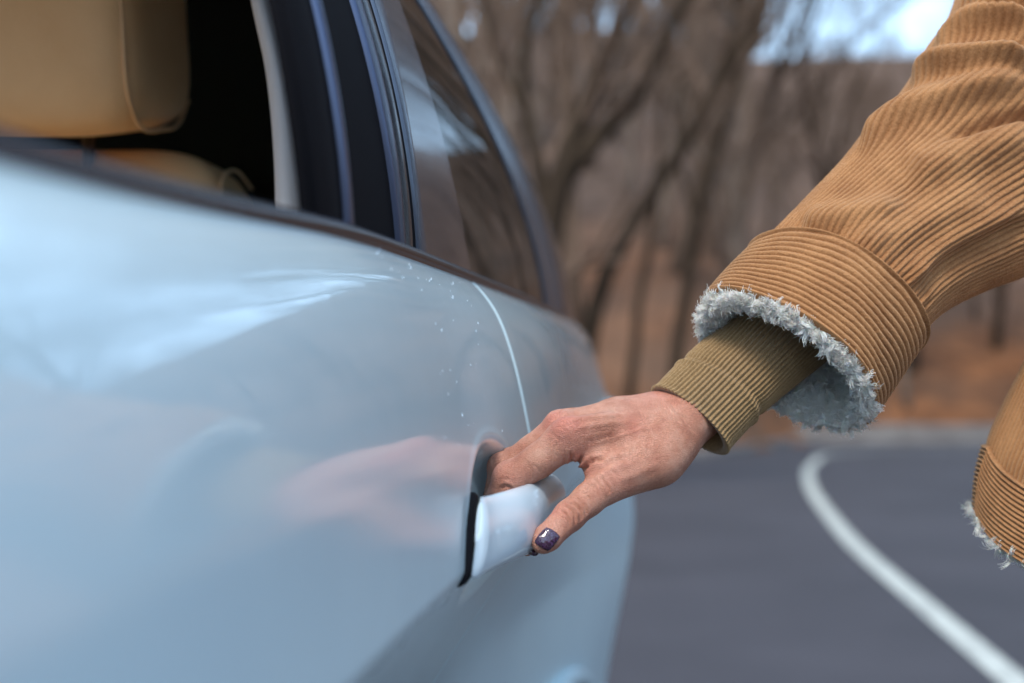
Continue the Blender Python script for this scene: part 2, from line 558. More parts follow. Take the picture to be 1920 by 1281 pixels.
# woods on the slope behind the road (blurred trunks nothing tells apart)
cnt = 0
tries = 0
placed = []
while cnt < 95 and tries < 6000:
    tries += 1
    y = 24.5 + 54 * rnd.random() ** 1.35
    az = rnd.uniform(-.17, .34)
    x = y * math.tan(az)
    if y < edge_y(x) + 1.2: continue
    u_ = 1230 + F * x / y
    if u_ > 1430 and y < 34 and rnd.random() < .6: continue
    if u_ > 1430 and rnd.random() < .55: continue
    if any((x - a)**2 + (y - b)**2 < 1.2**2 for a, b in placed): continue
    placed.append((x, y))
    s = rnd.uniform(.65, 1.05) 
    zt = float(terrain_h(np.array(x), np.array(y)))
    if u_ > 1400: s = min(s, max(.22, (CAMZ + (720 - 125) / F * y - zt) / 13.5))
   
    put_tree(VAR[rnd.randrange(6)], x, y, s, rnd.uniform(0, 6.28), (rnd.gauss(0, .05), rnd.gauss(.07, .07)),
             'bare leafless tree standing among others in the blurred brown wood beyond the road', 'bare trees in the wood')
    cnt += 1
# trees along the right of the road and behind the camera: seen only mirrored in the paint
for i in range(34):
    a = rnd.uniform(.42, 2.6)
    d = rnd.uniform(20, 44)
    x, y = d * math.sin(a), d * math.cos(a)
    if x < 13.5 and y > -26: x += 8
    put_tree(VAR[rnd.randrange(6)], x, y, rnd.uniform(.45, .85), rnd.uniform(0, 6.28), (0, 0),
             'bare roadside tree mirrored in the pale door paint', 'roadside trees beyond the frame')

for (x, y, s) in ((8.8, 13, 1.7), (10.5, 9.0, 1.6), (9.2, 16.5, 1.9), (9.6, 20, .9), (10.4, 24, 1.0), (8.7, 14.6, .75), (8.9, 18.3, .85), (9.3, 22, 1.7), (8.9, 11.2, 1.5), (11, 28.6, 1.0), (12.8, 29.5, .9), (15, 30, 1.1), (17.2, 28.5, 1.0), (19.5, 27, 1.1), (22, 24, 1.0), (14.5, 17, .95), (15.5, 23, 1.05), (14.2, 12, .9), (16.5, 28, 1.0), (15, 8, .85), (18, 20, 1.1)):
    put_tree(VARD[rnd.randrange(3)], x, y, s, rnd.uniform(0, 6.28), (0, -.08),
             'bare roadside tree mirrored in the pale door paint', 'roadside trees beyond the frame')

def px_tree(stems, Y, label, twigs=True, mat=None, seed=1):
    """a tree whose stems follow what the photograph shows; stems: lists of (u, v, r)"""
    T = Tree(seed)
    base = None
    for k, st in enumerate(stems):
        pts, rad = [], []
        for q in st:
            dy = q[3] if len(q) > 3 else 0
            pts.append(P(q[0], q[1], Y + dy)); rad.append(q[2])
        key = np.concatenate([np.array(pts), np.array(rad)[:, None]], 1)
        sm, _ = catmull(key, 16)
        sm[:, :2] += np.array([[T.r.gauss(0, .012), T.r.gauss(0, .02)] for _ in range(16)])
        T.trunk.append(tube(sm[:, :3], sm[:, 3], 10))
        if twigs:
            for j in range(9 if k < 3 else 6):
                i = T.r.randint(5 if k == 0 else 3, 15)
                a = T.r.uniform(0, 6.28)
                d = sm[min(i, 14) + 1, :3] - sm[min(i, 14), :3]; d /= np.linalg.norm(d)
                T.limb(sm[i, :3], d * .7 + np.array([math.cos(a), math.sin(a) * .7, .45]), T.r.uniform(1.4, 3.2), max(.012, sm[i, 3] * .38), 2, 4)
        if base is None: base = sm[0, :3]
    t = empty('bare_tree', tuple(base))
    v, f = join(T.trunk); mesh('trunk', v - base, f, (mat or bark_d).m, t)
    if T.crown:
        v, f = join(T.crown); mesh('crown', v - base, f, twig.m, t)
    tag(t, label, 'tree')
    return t

px_tree([[(985, 960, .19), (1000, 620, .165), (1022, 470, .14), (1052, 345, .125), (1085, 240, .10), (1130, 120, .085), (1190, -20, .07), (1230, -200, .05)],
         [(1058, 330, .11), (1120, 262, .092), (1185, 190, .08), (1235, 95, .07), (1290, -10, .06), (1350, -220, .04)],
         [(1022, 440, .09), (1012, 330, .075), (985, 215, .06), (975, 120, .05), (1010, 20, .04), (1040, -120, .03)],
         [(985, 205, .05), (945, 130, .04), (915, 40, .035), (900, -100, .03)]],
        13.5, 'large forked bare tree with spreading dark limbs close behind the car roof', seed=3)
px_tree([[(1090, 800, .12), (1118, 560, .11), (1175, 440, .10), (1262, 300, .085), (1330, 190, .085), (1392, 80, .08), (1440, -30, .07), (1500, -220, .05)],
         [(1330, 190, .06), (1368, 90, .05), (1378, -40, .04)]],
        17, 'slanting dark bare tree leaning right, next beyond the large forked tree', seed=4)
px_tree([[(1262, 850, .10), (1270, 640, .095), (1300, 480, .085), (1325, 350, .08), (1370, 190, .07), (1420, 60, .06), (1470, -120, .04)],
         [(1310, 430, .05), (1280, 330, .045), (1268, 200, .04), (1285, 60, .03)]],
        20, 'tall slim bare tree rising behind the tip of the fleece cuff', seed=5)
px_tree([[(1180, 760, .08), (1195, 600, .07), (1215, 480, .065), (1232, 350, .06), (1240, 200, .05), (1250, 30, .04), (1240, -150, .03)]],
        21, 'thin upright bare tree between the slanting tree and the tall slim tree', seed=6)
px_tree([[(1690, 830, .17), (1700, 740, .14), (1712, 650, .13), (1722, 540, .12), (1730, 380, .10), (1745, 200, .08)]],
        30, 'dark bare tree trunk below the sleeve, right of the fleece cuff', seed=7)
px_tree([[(1850, 830, .13), (1862, 720, .12), (1872, 600, .11), (1890, 420, .10), (1900, 200, .07)]],
        32, 'bare tree trunk below the sleeve, just left of the jacket hem', seed=8)
px_tree([[(880, 900, .12), (875, 500, .10), (868, 220, .085), (850, 60, .075), (835, -60, .06)],
         [(868, 220, .05), (900, 110, .04), (915, -20, .03)]],
        15, 'bare tree standing left of the large forked tree, half hidden by the car', seed=9, mat=bark_p)
px_tree([[(1560, 690, .08), (1545, 420, .07), (1525, 250, .06), (1500, 120, .05), (1525, 20, .04), (1560, -90, .03)],
         [(1545, 420, .05), (1590, 200, .04), (1640, 90, .03), (1660, -40, .02)],
         [(1525, 250, .04), (1580, 90, .03), (1720, -10, .02)]],
        30, 'bare tree with fine twigs against the bright patch of sky, partly behind the sleeve', seed=10)

# ================================================================== CAR
def table(pts, sig=.07):
    p = np.array(pts, float)
    g = np.linspace(-3, 3.2, 1600)
    y = np.interp(g, p[:, 0], p[:, 1])
    k = np.exp(-.5 * ((np.arange(-120, 121) * (g[1] - g[0])) / sig) ** 2); k /= k.sum()
    ys = np.convolve(np.pad(y, 120, 'edge'), k, 'valid')
    return lambda z: np.interp(z, g, ys)

Dmid = table([(-2.4, .20), (-1.6, .118), (.3, .112), (.6, .115), (.85, .112), (1.05, .0965), (1.3, .087), (2.3, .087)])
Dbelt = table([(-2.4, .26), (-1.2, .160), (.3, .152), (.6, .150), (.87, .147), (1.12, .1365), (1.37, .128), (1.6, .125), (2.2, .128)])
Hbelt = table([(-2.4, -.02), (-1, .03), (.3, .0515), (.48, .0605), (.667, .0730), (.87, .078), (1.12, .0795), (1.37, .082), (1.6, .0855), (1.96, .0945), (2.4, .10)])
ZS = 1.05
CUP = (.884, -.084, .100, .052)
REAR = 2.30

def body_D(Z, h, cup=False):
    """lateral distance of the painted side from the camera's plane"""
    q = np.clip((h + .045) / (Hbelt(Z) + .045), 0, 1.2)
    d = Dmid(Z) + (Dbelt(Z) - Dmid(Z)) * (.42 * q ** 1.25 + .58 * q ** 5)
    # crease below the handle: panel tucks in under it, fading out towards the wheel arch
    wz = 1 - .55 * ss(.95, 2.2, Z)
    dd = np.clip(-.099 - h, 0, 1)
    d = d - (1 - .95 * ss(.88, 1.6, Z)) * .095 * (np.sqrt(np.clip(.040 - h, 0, .139) ** 2 + .02 ** 2) - .02)
    d = d + wz * (.66 * (np.sqrt(np.minimum(dd, .5) ** 2 + .004 ** 2) - .004) - .60 * (np.sqrt(np.maximum(dd - .15, 0) ** 2 + .03 ** 2) - .03))
        # rear haunch and bumper corner swell outward
    wb = ss(1.45, 2.6, Z)
    d = d - wb * (.118 * ss(.05, -.30, h) - .050 * ss(-.20, -.56, h))
    d = d + 1.6 * np.maximum(0, Z - REAR) ** 2 * 6
    d = d + .10 * ss(-.55, -.85, h)
    if cup:
        r = np.sqrt(((Z - CUP[0]) / CUP[2]) ** 2 + ((h - CUP[1]) / CUP[3]) ** 2)
        d = d + .021 * (1 - ss(.50, 1.0, r)) - .0005 * np.exp(-((r - 1.03) / .05) ** 2)
    return d

car = empty('parked_car', (-.95, .6, 0))
tag(car, 'white car with tan leather seats parked at the roadside, its rear door handle being pulled', 'car')
CAR0 = np.array([-.95, .6, 0])
def cmesh(name, v, f, mat, parent=car, **k):
    o = mesh(name, np.asarray(v, float).reshape(-1, 3) - CAR0, f, mat, parent, **k)
    if parent is not car:
        pass
    return o

def side_panel(name, zs, hs_n, z_edge=None, cup=False, hole=None, hmin=-.74, mat=paint.m):
    zs = np.asarray(zs, float)
    t = hs_n
    Z = zs[:, None] + 0 * t[None, :]
    top = Hbelt(Z)
    H = top + (hmin - top) * t[None, :]
    if cup:                                  # finer rows around the handle
        pass
    Dv = body_D(Z, H, cup)
    if z_edge is not None:                   # edges rolled into the shut line
        for e, wdt in z_edge:
            Dv = Dv + .0045 * (1 - ss(0, .0035, np.abs(Z - e))) 
    p = np.stack([-Dv, Z, CAMZ + H], -1)
    f = gridfaces(len(zs), len(t))
    if hole is not None:
        c = p.reshape(-1, 3)[f].mean(1)
        for (cy, cz, r) in hole:
            f = f[(c[:, 1] - cy) ** 2 + (c[:, 2] - cz) ** 2 > r * r] if len(f) else f
            c = p.reshape(-1, 3)[f].mean(1)
    return cmesh(name, p, f, mat)

hrow = np.unique(np.concatenate([np.linspace(0, .04, 22), np.linspace(.04, .30, 130), np.linspace(.30, 1, 60)]))
zrow = np.unique(np.concatenate([np.linspace(-.06, .6, 90), np.linspace(.6, .78, 45), np.linspace(.78, 1.0, 120), np.linspace(1.0, ZS - .012, 16), np.linspace(ZS - .012, ZS - .0022, 10)]))
rear_door = side_panel('rear_door', zrow, hrow, [(ZS - .0022, 1)], cup=True)
zq = np.unique(np.concatenate([np.linspace(ZS + .0022, ZS + .012, 10), np.linspace(ZS + .012, 2.2, 120), np.linspace(2.2, 2.56, 60)]))
quarter = side_panel('quarter_panel', zq, hrow, [(ZS + .0022, 1)], hole=[(1.88, .34, .345)])
front_door = side_panel('front_door', np.linspace(-1.15, -.064, 40), hrow[::3], [(-.064, 1)])
front_fender = side_panel('front_fender', np.linspace(-2.35, -1.154, 40), hrow[::3], hole=[(-1.62, .34, .345)])
# dark backing behind the shut line
v, f = box(-.30, -.175, ZS - .05, ZS + .05, .35, CAMZ + .05)
cmesh('door_seal', v, f, rubber.m, smooth=False)
v, f = box(-.32, -.21, -.10, -.02, .35, CAMZ + .02)
cmesh('door_seal', v, f, rubber.m, smooth=False)

# wheels and arch lips
def arch(cy):
    th = np.linspace(math.radians(-8), math.radians(188), 60)
    yy = cy + .348 * np.cos(th); zz = .34 + .348 * np.sin(th)
    xx = -body_D(yy, zz - CAMZ) + .004
    v, f = tube(np.stack([xx, yy, zz], 1), .013, 10)
    return cmesh('wheel_arch', v, f, paint.m)
arch(1.88); arch(-1.62)
def wheel(cy):
    wv = []
    prof = [(.0, .20), (.01, .225), (.0, .235), (.02, .30), (.045, .318), (.09, .326), (.17, .326), (.205, .312), (.215, .23)]
    n = 64
    th = np.linspace(0, 2 * math.pi, n, endpoint=False)
    pv = np.array([[(-.11 - a, cy + r * math.cos(t), .34 + r * math.sin(t)) for t in th] for a, r in prof])
    o = cmesh('tyre', pv, gridfaces(len(prof), n, True), tyre_m.m, car)
    parts = []
    rp_ = [(.005, .232), (.03, .215), (.16, .20)]
    pv = np.array([[(-.11 - a, cy + r * math.cos(t), .34 + r * math.sin(t)) for t in th] for a, r in rp_])
    parts.append((pv, gridfaces(3, n, True)))
    for k in range(10):
        a = k * math.pi / 5
        q0 = np.array([-.135, cy + .03 * math.cos(a), .34 + .03 * math.sin(a)])
        q1 = np.array([-.125, cy + .215 * math.cos(a), .34 + .215 * math.sin(a)])
        parts.append(tube([q0, (q0 + q1) / 2, q1], [.02, .013, .014], 8))
    parts.append(tube([(-.16, cy, .34), (-.122, cy, .34)], .05, 20))
    v, f = join(parts)
    cmesh('wheel_rim', v, f, alloy.m, car)
wheel(1.88); wheel(-1.62)
# inner arch liners
for cy in (1.88, -1.62):
    th = np.linspace(-.3, math.pi + .3, 30)
    pv = np.array([[(x, cy + .36 * math.cos(t), .34 + .36 * math.sin(t)) for t in th] for x in (-.14, -.5)])
    cmesh('arch_liner', pv, gridfaces(2, 30), rubber.m)

# upper side surface (glass house): leans inward as it rises
def G(Z, dh, off=0.0):
    """point of the glass-house skin at station Z, dh above the belt; off > 0 = proud"""
    Z = np.asarray(Z, float); dh = np.asarray(dh, float)
    dd = np.maximum(dh, 0)
    return np.stack([-(Dbelt(Z) + .004 + .0075 * dd + 1.02 * dd ** 2) + off, Z + 0 * dh, CAMZ + Hbelt(Z) + dh], -1)

def onG(u, v, lo=.2, hi=2.35):
    """station and height of the skin point seen at pixel (u, v)"""
    zz = np.linspace(lo, hi, 3000)
    d = RC @ np.array([(u - 960.0) / F, -(v - 640.5) / F, -1.0])
    t = zz / d[1]
    x = d[0] * t; z = CAMZ + d[2] * t
    dh = z - CAMZ - Hbelt(zz)
    g = G(zz, dh)[:, 0]
    e = x - g
    s = np.where(np.diff(np.sign(e)) != 0)[0]
    i = s[0] if len(s) else int(np.argmin(np.abs(e) / zz))
    return zz[i], dh[i]

def edge_curve(pts, n=40):
    """pixels of an edge -> (Z, dh) samples from the belt to above the frame"""
    q = np.array([onG(u, v) for u, v in pts])
    q = q[np.argsort(q[:, 1])]
    c = np.polyfit(q[:, 1], q[:, 0], 2 if len(q) > 2 else 1)
    dh = np.linspace(-.03, .44, n)
    return np.polyval(c, dh), dh

def strip(name, ptsA, ptsB, mat, off=.0, thick=.004, parent=car, crown=0.0, dhmax=.44, m=9, ret=True):
    za, dh = edge_curve(ptsA) if not isinstance(ptsA, tuple) else ptsA
    zb, _ = edge_curve(ptsB) if not isinstance(ptsB, tuple) else ptsB
    k = dh <= dhmax
    za, zb, dh = za[k], zb[k], dh[k]
    s = np.linspace(0, 1, m)
    Z = za[:, None] * (1 - s) + zb[:, None] * s
    D = dh[:, None] + 0 * Z
    o = off + crown * np.sin(s * math.pi)[None, :] + 0 * Z
    front = G(Z, D, 0); front[..., 0] += o
    p = np.concatenate([front[:, :1] - np.array([thick, 0, 0]), front, front[:, -1:] - np.array([thick, 0, 0])], 1)
    if not ret: return cmesh(name, front, gridfaces(len(dh), m), mat, parent)
    return cmesh(name, p, gridfaces(len(dh), m + 2), mat, parent)

E_open = [(515, 0), (552, 200), (577, 405)]
E_c1 = [(583, 0), (622, 200), (645, 430)]
E_c1b = [(591, 0), (630, 200), (653, 434)]
E_c2 = [(655, 0), (706, 200), (742, 462)]
E_c2b = [(668, 0), (720, 200), (752, 466)]
E_c3 = [(683, 0), (735, 200), (768, 472)]
E_c4 = [(694, 0), (746, 200), (781, 478)]
E_c5 = [(712, 0), (757, 200), (796, 484)]
E_gl = [(770, 60), (828, 250), (884, 518)]
E_gr = [(900, 210), (950, 325), (990, 425), (1016, 545)]
E_fr = [(930, 210), (978, 300), (1022, 400), (1056, 500), (1072, 575)]
def shift(E, d): return [(u + d, v) for u, v in E]
strip('window_frame', shift(E_open, 2), E_c5, rubber.m, 0, .004, m=20)
strip('window_channel', shift(E_open, 10), shift(E_c1, -14), rubber.m, .0015, .002, crown=.002)
strip('chrome_strip', E_c1, E_c1b, chrome.m, .003, .004, crown=.0012)
strip('chrome_strip', E_c2, E_c2b, chrome.m, .003, .004, crown=.0012)
strip('frame_bead', E_c2b, E_c3, belt_m.m, .0022, .004, crown=.002)
strip('glass_bead', E_c4, E_c5, steel_t.m, .002, .004, crown=.001)
strip('pillar_panel', E_c5, E_gl, gloss_black.m, .0, .001, m=16, ret=False)
strip('quarter_glass', E_gl, E_gr, quarter_m, .0, .004, m=24, ret=False)
zr, dhr = edge_curve(E_gr); zf, _ = edge_curve(E_fr)
zf = np.maximum(zf, zr + .03)
strip('rear_window_trim', (zr, dhr), (zr * .5 + zf * .5, dhr), steel_t.m, .001, .004, crown=.003)
strip('rear_pillar', (zr * .5 + zf * .5, dhr), (zf, dhr), gloss_black.m, .001, .02, crown=.003)
# tailgate: wraps inward from the rear pillar
s = np.linspace(0, 1, 14)
tv = []
base = G(zf, dhr, 0)
for k_ in range(len(dhr)):
    row = []
    for q in s:
        row.append(base[k_] + np.array([-q * .9, .16 * math.sin(q * math.pi / 2), 0]))
    tv.append(row)
cmesh('tailgate_glass', tv, gridfaces(len(dhr), 14), tint.m)
zl = np.linspace(-.74, .1, 20)
tv = [[(-body_D(np.array(2.5), np.array(h)) - q * 1.5, 2.5 + .1 * math.sin(q * math.pi), CAMZ + h) for q in s] for h in zl]
cmesh('tailgate', tv, gridfaces(20, 14), paint.m)
# header rail, roof, far side, bonnet, windscreen, floor: the closed car around the cabin
zz = np.linspace(-.55, 2.0, 40)
top = G(zz, np.full(40, .43))
rv = []
for i in range(40):
    row = []
    for q in np.linspace(0, 1, 16):
        row.append((top[i, 0] - 1.25 * q, top[i, 1], top[i, 2] + .10 * math.sin(q * math.pi) ** .6 - 0))
    rv.append(row)
_rf = gridfaces(40, 16); _ri = np.arange(len(_rf)); _hole = ((_ri // 15) >= 4) & ((_ri // 15) < 38) & ((_ri % 15) >= 0) & ((_ri % 15) < 14)
cmesh('roof', rv, _rf[~_hole], paint.m)
cmesh('added_roof_glass', rv, _rf[_hole], clear_m)  # unseen glass roof, added to let daylight down onto the headrest
pv = [G(zz, np.full(40, .40), .004), G(zz, np.full(40, .445), .004)]
cmesh('roof_rail', np.stack(pv, 1), gridfaces(40, 2), gloss_black.m)
v, f = box(-1.80, -1.74, -.6, 2.3, .3, CAMZ + .03)
cmesh('far_side', v, f, leather.m, smooth=False)
v, f = box(-1.78, -.2, -2.2, 2.35, .28, .32)
cmesh('floor_pan', v, f, leather.m, smooth=False)
v, f = box(-1.78, -.5, 1.92, 1.95, .3, CAMZ + .5)
cmesh('dark_cabin_back', v, f, cabin.m, smooth=False)  # black panel added so the cabin behind the headrest stays dark
v, f = box(-1.78, -.24, -1.2, -1.17, .3, CAMZ + .03)
cmesh('dashboard', v, f, leather.m, smooth=False)
ws = [[(-.25 - 1.4 * q, -1.2, CAMZ + .02), (-.36 - 1.2 * q, -.5, CAMZ + .5)] for q in np.linspace(0, 1, 8)]
cmesh('windscreen', ws, gridfaces(8, 2), tint.m)
fw = [[(-1.77, y, CAMZ + .03), (-1.60, y, CAMZ + .5)] for y in np.linspace(-.6, 1.9, 8)]
cmesh('far_window', fw, gridfaces(8, 2), clear_m)
bn = [[(-.24 - 1.45 * q, -1.2 - t * 1.1, CAMZ + .02 - .12 * t ** 2 + .03 * math.sin(q * math.pi)) for t in np.linspace(0, 1, 8)] for q in np.linspace(0, 1, 12)]
cmesh('bonnet', bn, gridfaces(12, 8), paint.m)
v, f = box(-1.6, -.28, -2.36, -2.28, .35, CAMZ - .12)
cmesh('front_bumper', v, f, paint.m)
# inner door card
zz = np.linspace(-.4, 1.05, 40)
dc = np.stack([np.stack([-Dbelt(zz) - .05, zz, CAMZ + Hbelt(zz) - .012], -1), np.stack([-Dbelt(zz) - .08, zz, 0 * zz + .4], -1)], 1)
cmesh('door_card', dc, gridfaces(40, 2), leather.m)
# belt moulding: rounded strip capping the door skin
zz = np.linspace(-1.1, 1.99, 260)
pr = [(-.052, -.012), (-.050, .000), (-.020, .003), (-.006, .0055), (.0015, .0055), (.0042, .0030), (.0044, -.001), (.0026, -.0030), (.0030, -.0045), (.0036, -.0075), (.0022, -.0098), (-.003, -.0105)]
pp = np.array([[(-Dbelt(z) + a, z, CAMZ + Hbelt(z) + b * (1 - .35 * max(0, min(1, (z - 1.2) / .8)))) for a, b in pr] for z in zz])
cmesh('belt_moulding', pp, gridfaces(260, len(pr)), belt_m.m)
# tail lamp at the rear corner
lv = []
for i in range(14):
    a = math.pi * i / 13
    row = []
    for j in range(20):
        b = 2 * math.pi * j / 20
        row.append((-.083 + .030 * math.sin(a) * math.cos(b), 2.30 + .10 * math.cos(a), CAMZ - .035 + .014 * math.sin(a) * math.sin(b)))
    lv.append(row)
cmesh('tail_lamp', lv, gridfaces(14, 20, True), lamp_m.m)
# grey trim of the far pillar seen through the open window
def inner_strip(name, A, B, Yc, mat, depth=.03):
    a, b = catmull([list(P(u, v, Yc)) for u, v in A], 24)[0], catmull([list(P(u, v, Yc)) for u, v in B], 24)[0]
    n = 7; s_ = np.linspace(0, 1, n)
    p = a[:, None] * (1 - s_)[None, :, None] + b[:, None] * s_[None, :, None]
    p[..., 1] -= .012 * np.sin(s_ * math.pi)[None, :]
    bk = p + np.array([0, depth, 0])
    v_ = np.concatenate([bk[:, :1], p, bk[:, -1:]], 1)
    return cmesh(name, v_, gridfaces(24, n + 2), mat)
inner_strip('pillar_trim', [(455, -120), (470, 0), (497, 130), (511, 260), (516, 390), (516, 470)], [(498, -120), (517, 0), (550, 130), (568, 260), (577, 400), (580, 480)], 1.02, trim_grey.m)

# seats
def pillow(name, c, s, e, mat, parent, seam=None, n=48, bulge=0):
    """superellipsoid cushion"""
    a = np.linspace(-math.pi / 2, math.pi / 2, n)
    b = np.linspace(-math.pi, math.pi, 2 * n, endpoint=False)
    A, B = np.meshgrid(a, b, indexing='ij')
    sg = lambda x, p: np.sign(x) * np.abs(x) ** p
    x = s[0] * sg(np.cos(A), e[0]) * sg(np.cos(B), e[1])
    y = s[1] * sg(np.cos(A), e[0]) * sg(np.sin(B), e[1])
    z = s[2] * sg(np.sin(A), e[0])
    p = np.stack([x, y, z], -1)
    return mesh(name, p.reshape(-1, 3) + np.array(c) - CAR0, gridfaces(n, 2 * n, True), mat, parent)

hr = pillow('headrest', (-.552, 1.21, CAMZ + .322), (.122, .092, .098), (.36, .34), leather.m, car)
_co = np.empty(len(hr.data.vertices) * 3, np.float32); hr.data.vertices.foreach_get('co', _co); _co = _co.reshape(-1, 3)
_dy = _co[:, 1] - (1.21 - CAR0[1]); _dz = _co[:, 2] - (CAMZ + .322); _co[:, 1] -= .22 * _dz; _co[:, 2] += .22 * _dy
hr.data.vertices.foreach_set('co', _co.ravel())
HT = lambda x, y, z: (x, y - .22 * (z + .027 - .322), CAMZ + z + .027 + .22 * (y - 1.21))
sb_ = pillow('seat_back', (-.555, 1.30, CAMZ - .046), (.175, .072, .262), (.30, .30), leather.m, car)
# piping seams on the side faces
def loop_tube(name, pts, r, mat, parent):
    k, _ = catmull([list(q) for q in pts], 60)
    v_, f_ = tube(k, r, 8)
    return mesh(name, v_ - CAR0, f_, mat, parent)
xh = -.552 + .115
loop_tube('piping', [HT(xh - .006, 1.135, .39), HT(xh - .003, 1.133, .30), HT(xh - .003, 1.138, .225), HT(xh - .004, 1.155, .208), HT(xh - .002, 1.21, .201), HT(xh - .004, 1.265, .208), HT(xh - .003, 1.285, .225)], .0022, stitch.m, hr)
xs_ = -.555 + .168
loop_tube('piping', [(xs_ - .002, 1.240, CAMZ - .1), (xs_ - .002, 1.240, CAMZ + .12), (xs_ - .003, 1.250, CAMZ + .185), (xs_ - .005, 1.30, CAMZ + .200), (xs_ - .005, 1.35, CAMZ + .19)], .0017, stitch.m, sb_)
for dx in (-.09, .05):
    v_, f_ = tube([(-.552 + dx * .8, 1.24, CAMZ + .17), (-.552 + dx * .8, 1.24, CAMZ + .23)], .006, 10)
    mesh('headrest_post', v_ - CAR0, f_, gloss_black.m, hr)
pillow('seat_cushion', (-.55, .98, CAMZ - .50), (.21, .24, .09), (.35, .3), leather.m, car)

# water drops on the door
rnd = random.Random(8)
parts = []
def drop(Z, h, r, sx=1.0):
    n, m = 5, 8
    c = np.array([-float(body_D(np.array(Z), np.array(h), True)), Z, CAMZ + h])
    pv = []
    for i in range(n):
        a = (math.pi / 2) * i / (n - 1)
        pv.append([(c[0] - .0002 + r * .55 * math.sin(a), c[1] + r * math.cos(a) * math.cos(b), c[2] + sx * r * math.cos(a) * math.sin(b)) for b in np.linspace(0, 2 * math.pi, m, endpoint=False)])
    return np.array(pv).reshape(-1, 3), gridfaces(n, m, True)
for i in range(44):
    Z = rnd.uniform(.70, .97); h = rnd.uniform(-.035, Hbelt(Z) - .012)
    if rnd.random() < .35: h = Hbelt(Z) - .004 - abs(rnd.gauss(0, .012))
    parts.append(drop(Z, h, rnd.uniform(.0004, .0010) * (1.5 if rnd.random() < .12 else 1), rnd.uniform(1, 2.2)))
v_, f_ = join(parts)
wd = mesh('water_drops', v_ - CAR0, f_, water_m.m, rear_door)
wd['kind'] = 'stuff'
parts = []
for (u, v0) in ((636, 427), (702, 452), (720, 461), (850, 508), (880, 518)):
    Z, dh = onG(u, v0)
    c = G(Z, 0, .001) + np.array([.0, 0, .005])
    a = np.linspace(0, math.pi, 7); b = np.linspace(0, 2 * math.pi, 10, endpoint=False)
    r = .0022
    pv = np.array([[(c[0] + 1.0 * r * math.sin(x) * math.cos(y), c[1] + 1.6 * r * math.sin(x) * math.sin(y), c[2] + .8 * r * math.cos(x)) for y in b] for x in a])
    parts.append((pv, gridfaces(7, 10, True)))
v_, f_ = join(parts)
wd = mesh('water_drops', v_ - CAR0, f_, water_m.m, rear_door)
wd['kind'] = 'stuff'

# ---- door handle: chunky pull, rising from a rubber-footed base, bridging the cup
def handle_sec(t):
    """centre x, y, half thickness, half height, vertical offset"""
    Y_ = .775 + .249 * t
    base = -float(body_D(np.array(Y_), np.array(-.085)))
    lift = .0165 * float(ss(-.05, .50, np.array(t))) * float(1 - ss(.82, 1.03, np.array(t)))
    th = .0045 + .0060 * float(ss(0, .30, np.array(t)))
    hh = .0188 + .0022 * math.sin(t * math.pi) + .0015 * math.exp(-(t / .1) ** 2)
    return base + .004 + lift, Y_, th, hh
nh, mh = 90, 56
hv = []
for i in range(nh):
    t = i / (nh - 1)
    cx, cy, th, hh = handle_sec(t)
    e = min(1, max(.0001, t / .035)) ** .5 * min(1, max(.0001, (1 - t) / .035)) ** .5
    row = []
    for j in range(mh):
        a = 2 * math.pi * j / mh
        ca, sa = math.cos(a), math.sin(a)
        px_ = math.copysign(abs(ca) ** .9, ca) * th
        pz_ = math.copysign(abs(sa) ** .85, sa) * hh
        if ca > 0:                            # outer face: upper flank leans back, soft crease along it
            px_ += -.0022 * max(0, sa) ** 1.5 
        row.append((cx + px_ * e, cy + .98 * (sa * hh) * (1 - float(ss(0, .45, np.array(t)))), CAMZ - .0845 + pz_ * (.86 + .14 * e) + .003 * t))
    hv.append(row)
hv = np.array(hv)
cap0 = np.repeat(hv[:1].mean(1, keepdims=True), mh, 1); cap1 = np.repeat(hv[-1:].mean(1, keepdims=True), mh, 1)
hv = np.concatenate([cap0, hv, cap1])
mesh('door_handle', hv.reshape(-1, 3) - CAR0, gridfaces(nh + 2, mh, True), handle_p.m, rear_door)
# rubber foot between handle and door
parts = []
th_ = np.linspace(0, 2 * math.pi, 40, endpoint=False)
for c_, nm in ((.776, 0), (1.018, 0)):
    pv = []
    for k_, (dx, sc) in enumerate(((-.03, 1.0), (.0015, 1.0), (.0035, .93), (.0035, .1))):
        row = []
        for a in th_:
            Yv = c_ + .0105 * sc * math.copysign(abs(math.cos(a)) ** .7, math.cos(a)); hv_ = -.0845 + .0235 * sc * math.copysign(abs(math.sin(a)) ** .8, math.sin(a))
            Yv += .98 * (hv_ + .0845) if c_ < .9 else 0
            row.append((-float(body_D(np.array(Yv), np.array(hv_), False)) + dx, Yv, CAMZ + hv_))
        pv.append(row)
    mesh('handle_gasket', np.array(pv).reshape(-1, 3) - CAR0, gridfaces(4, 40, True), rubber.m, rear_door)

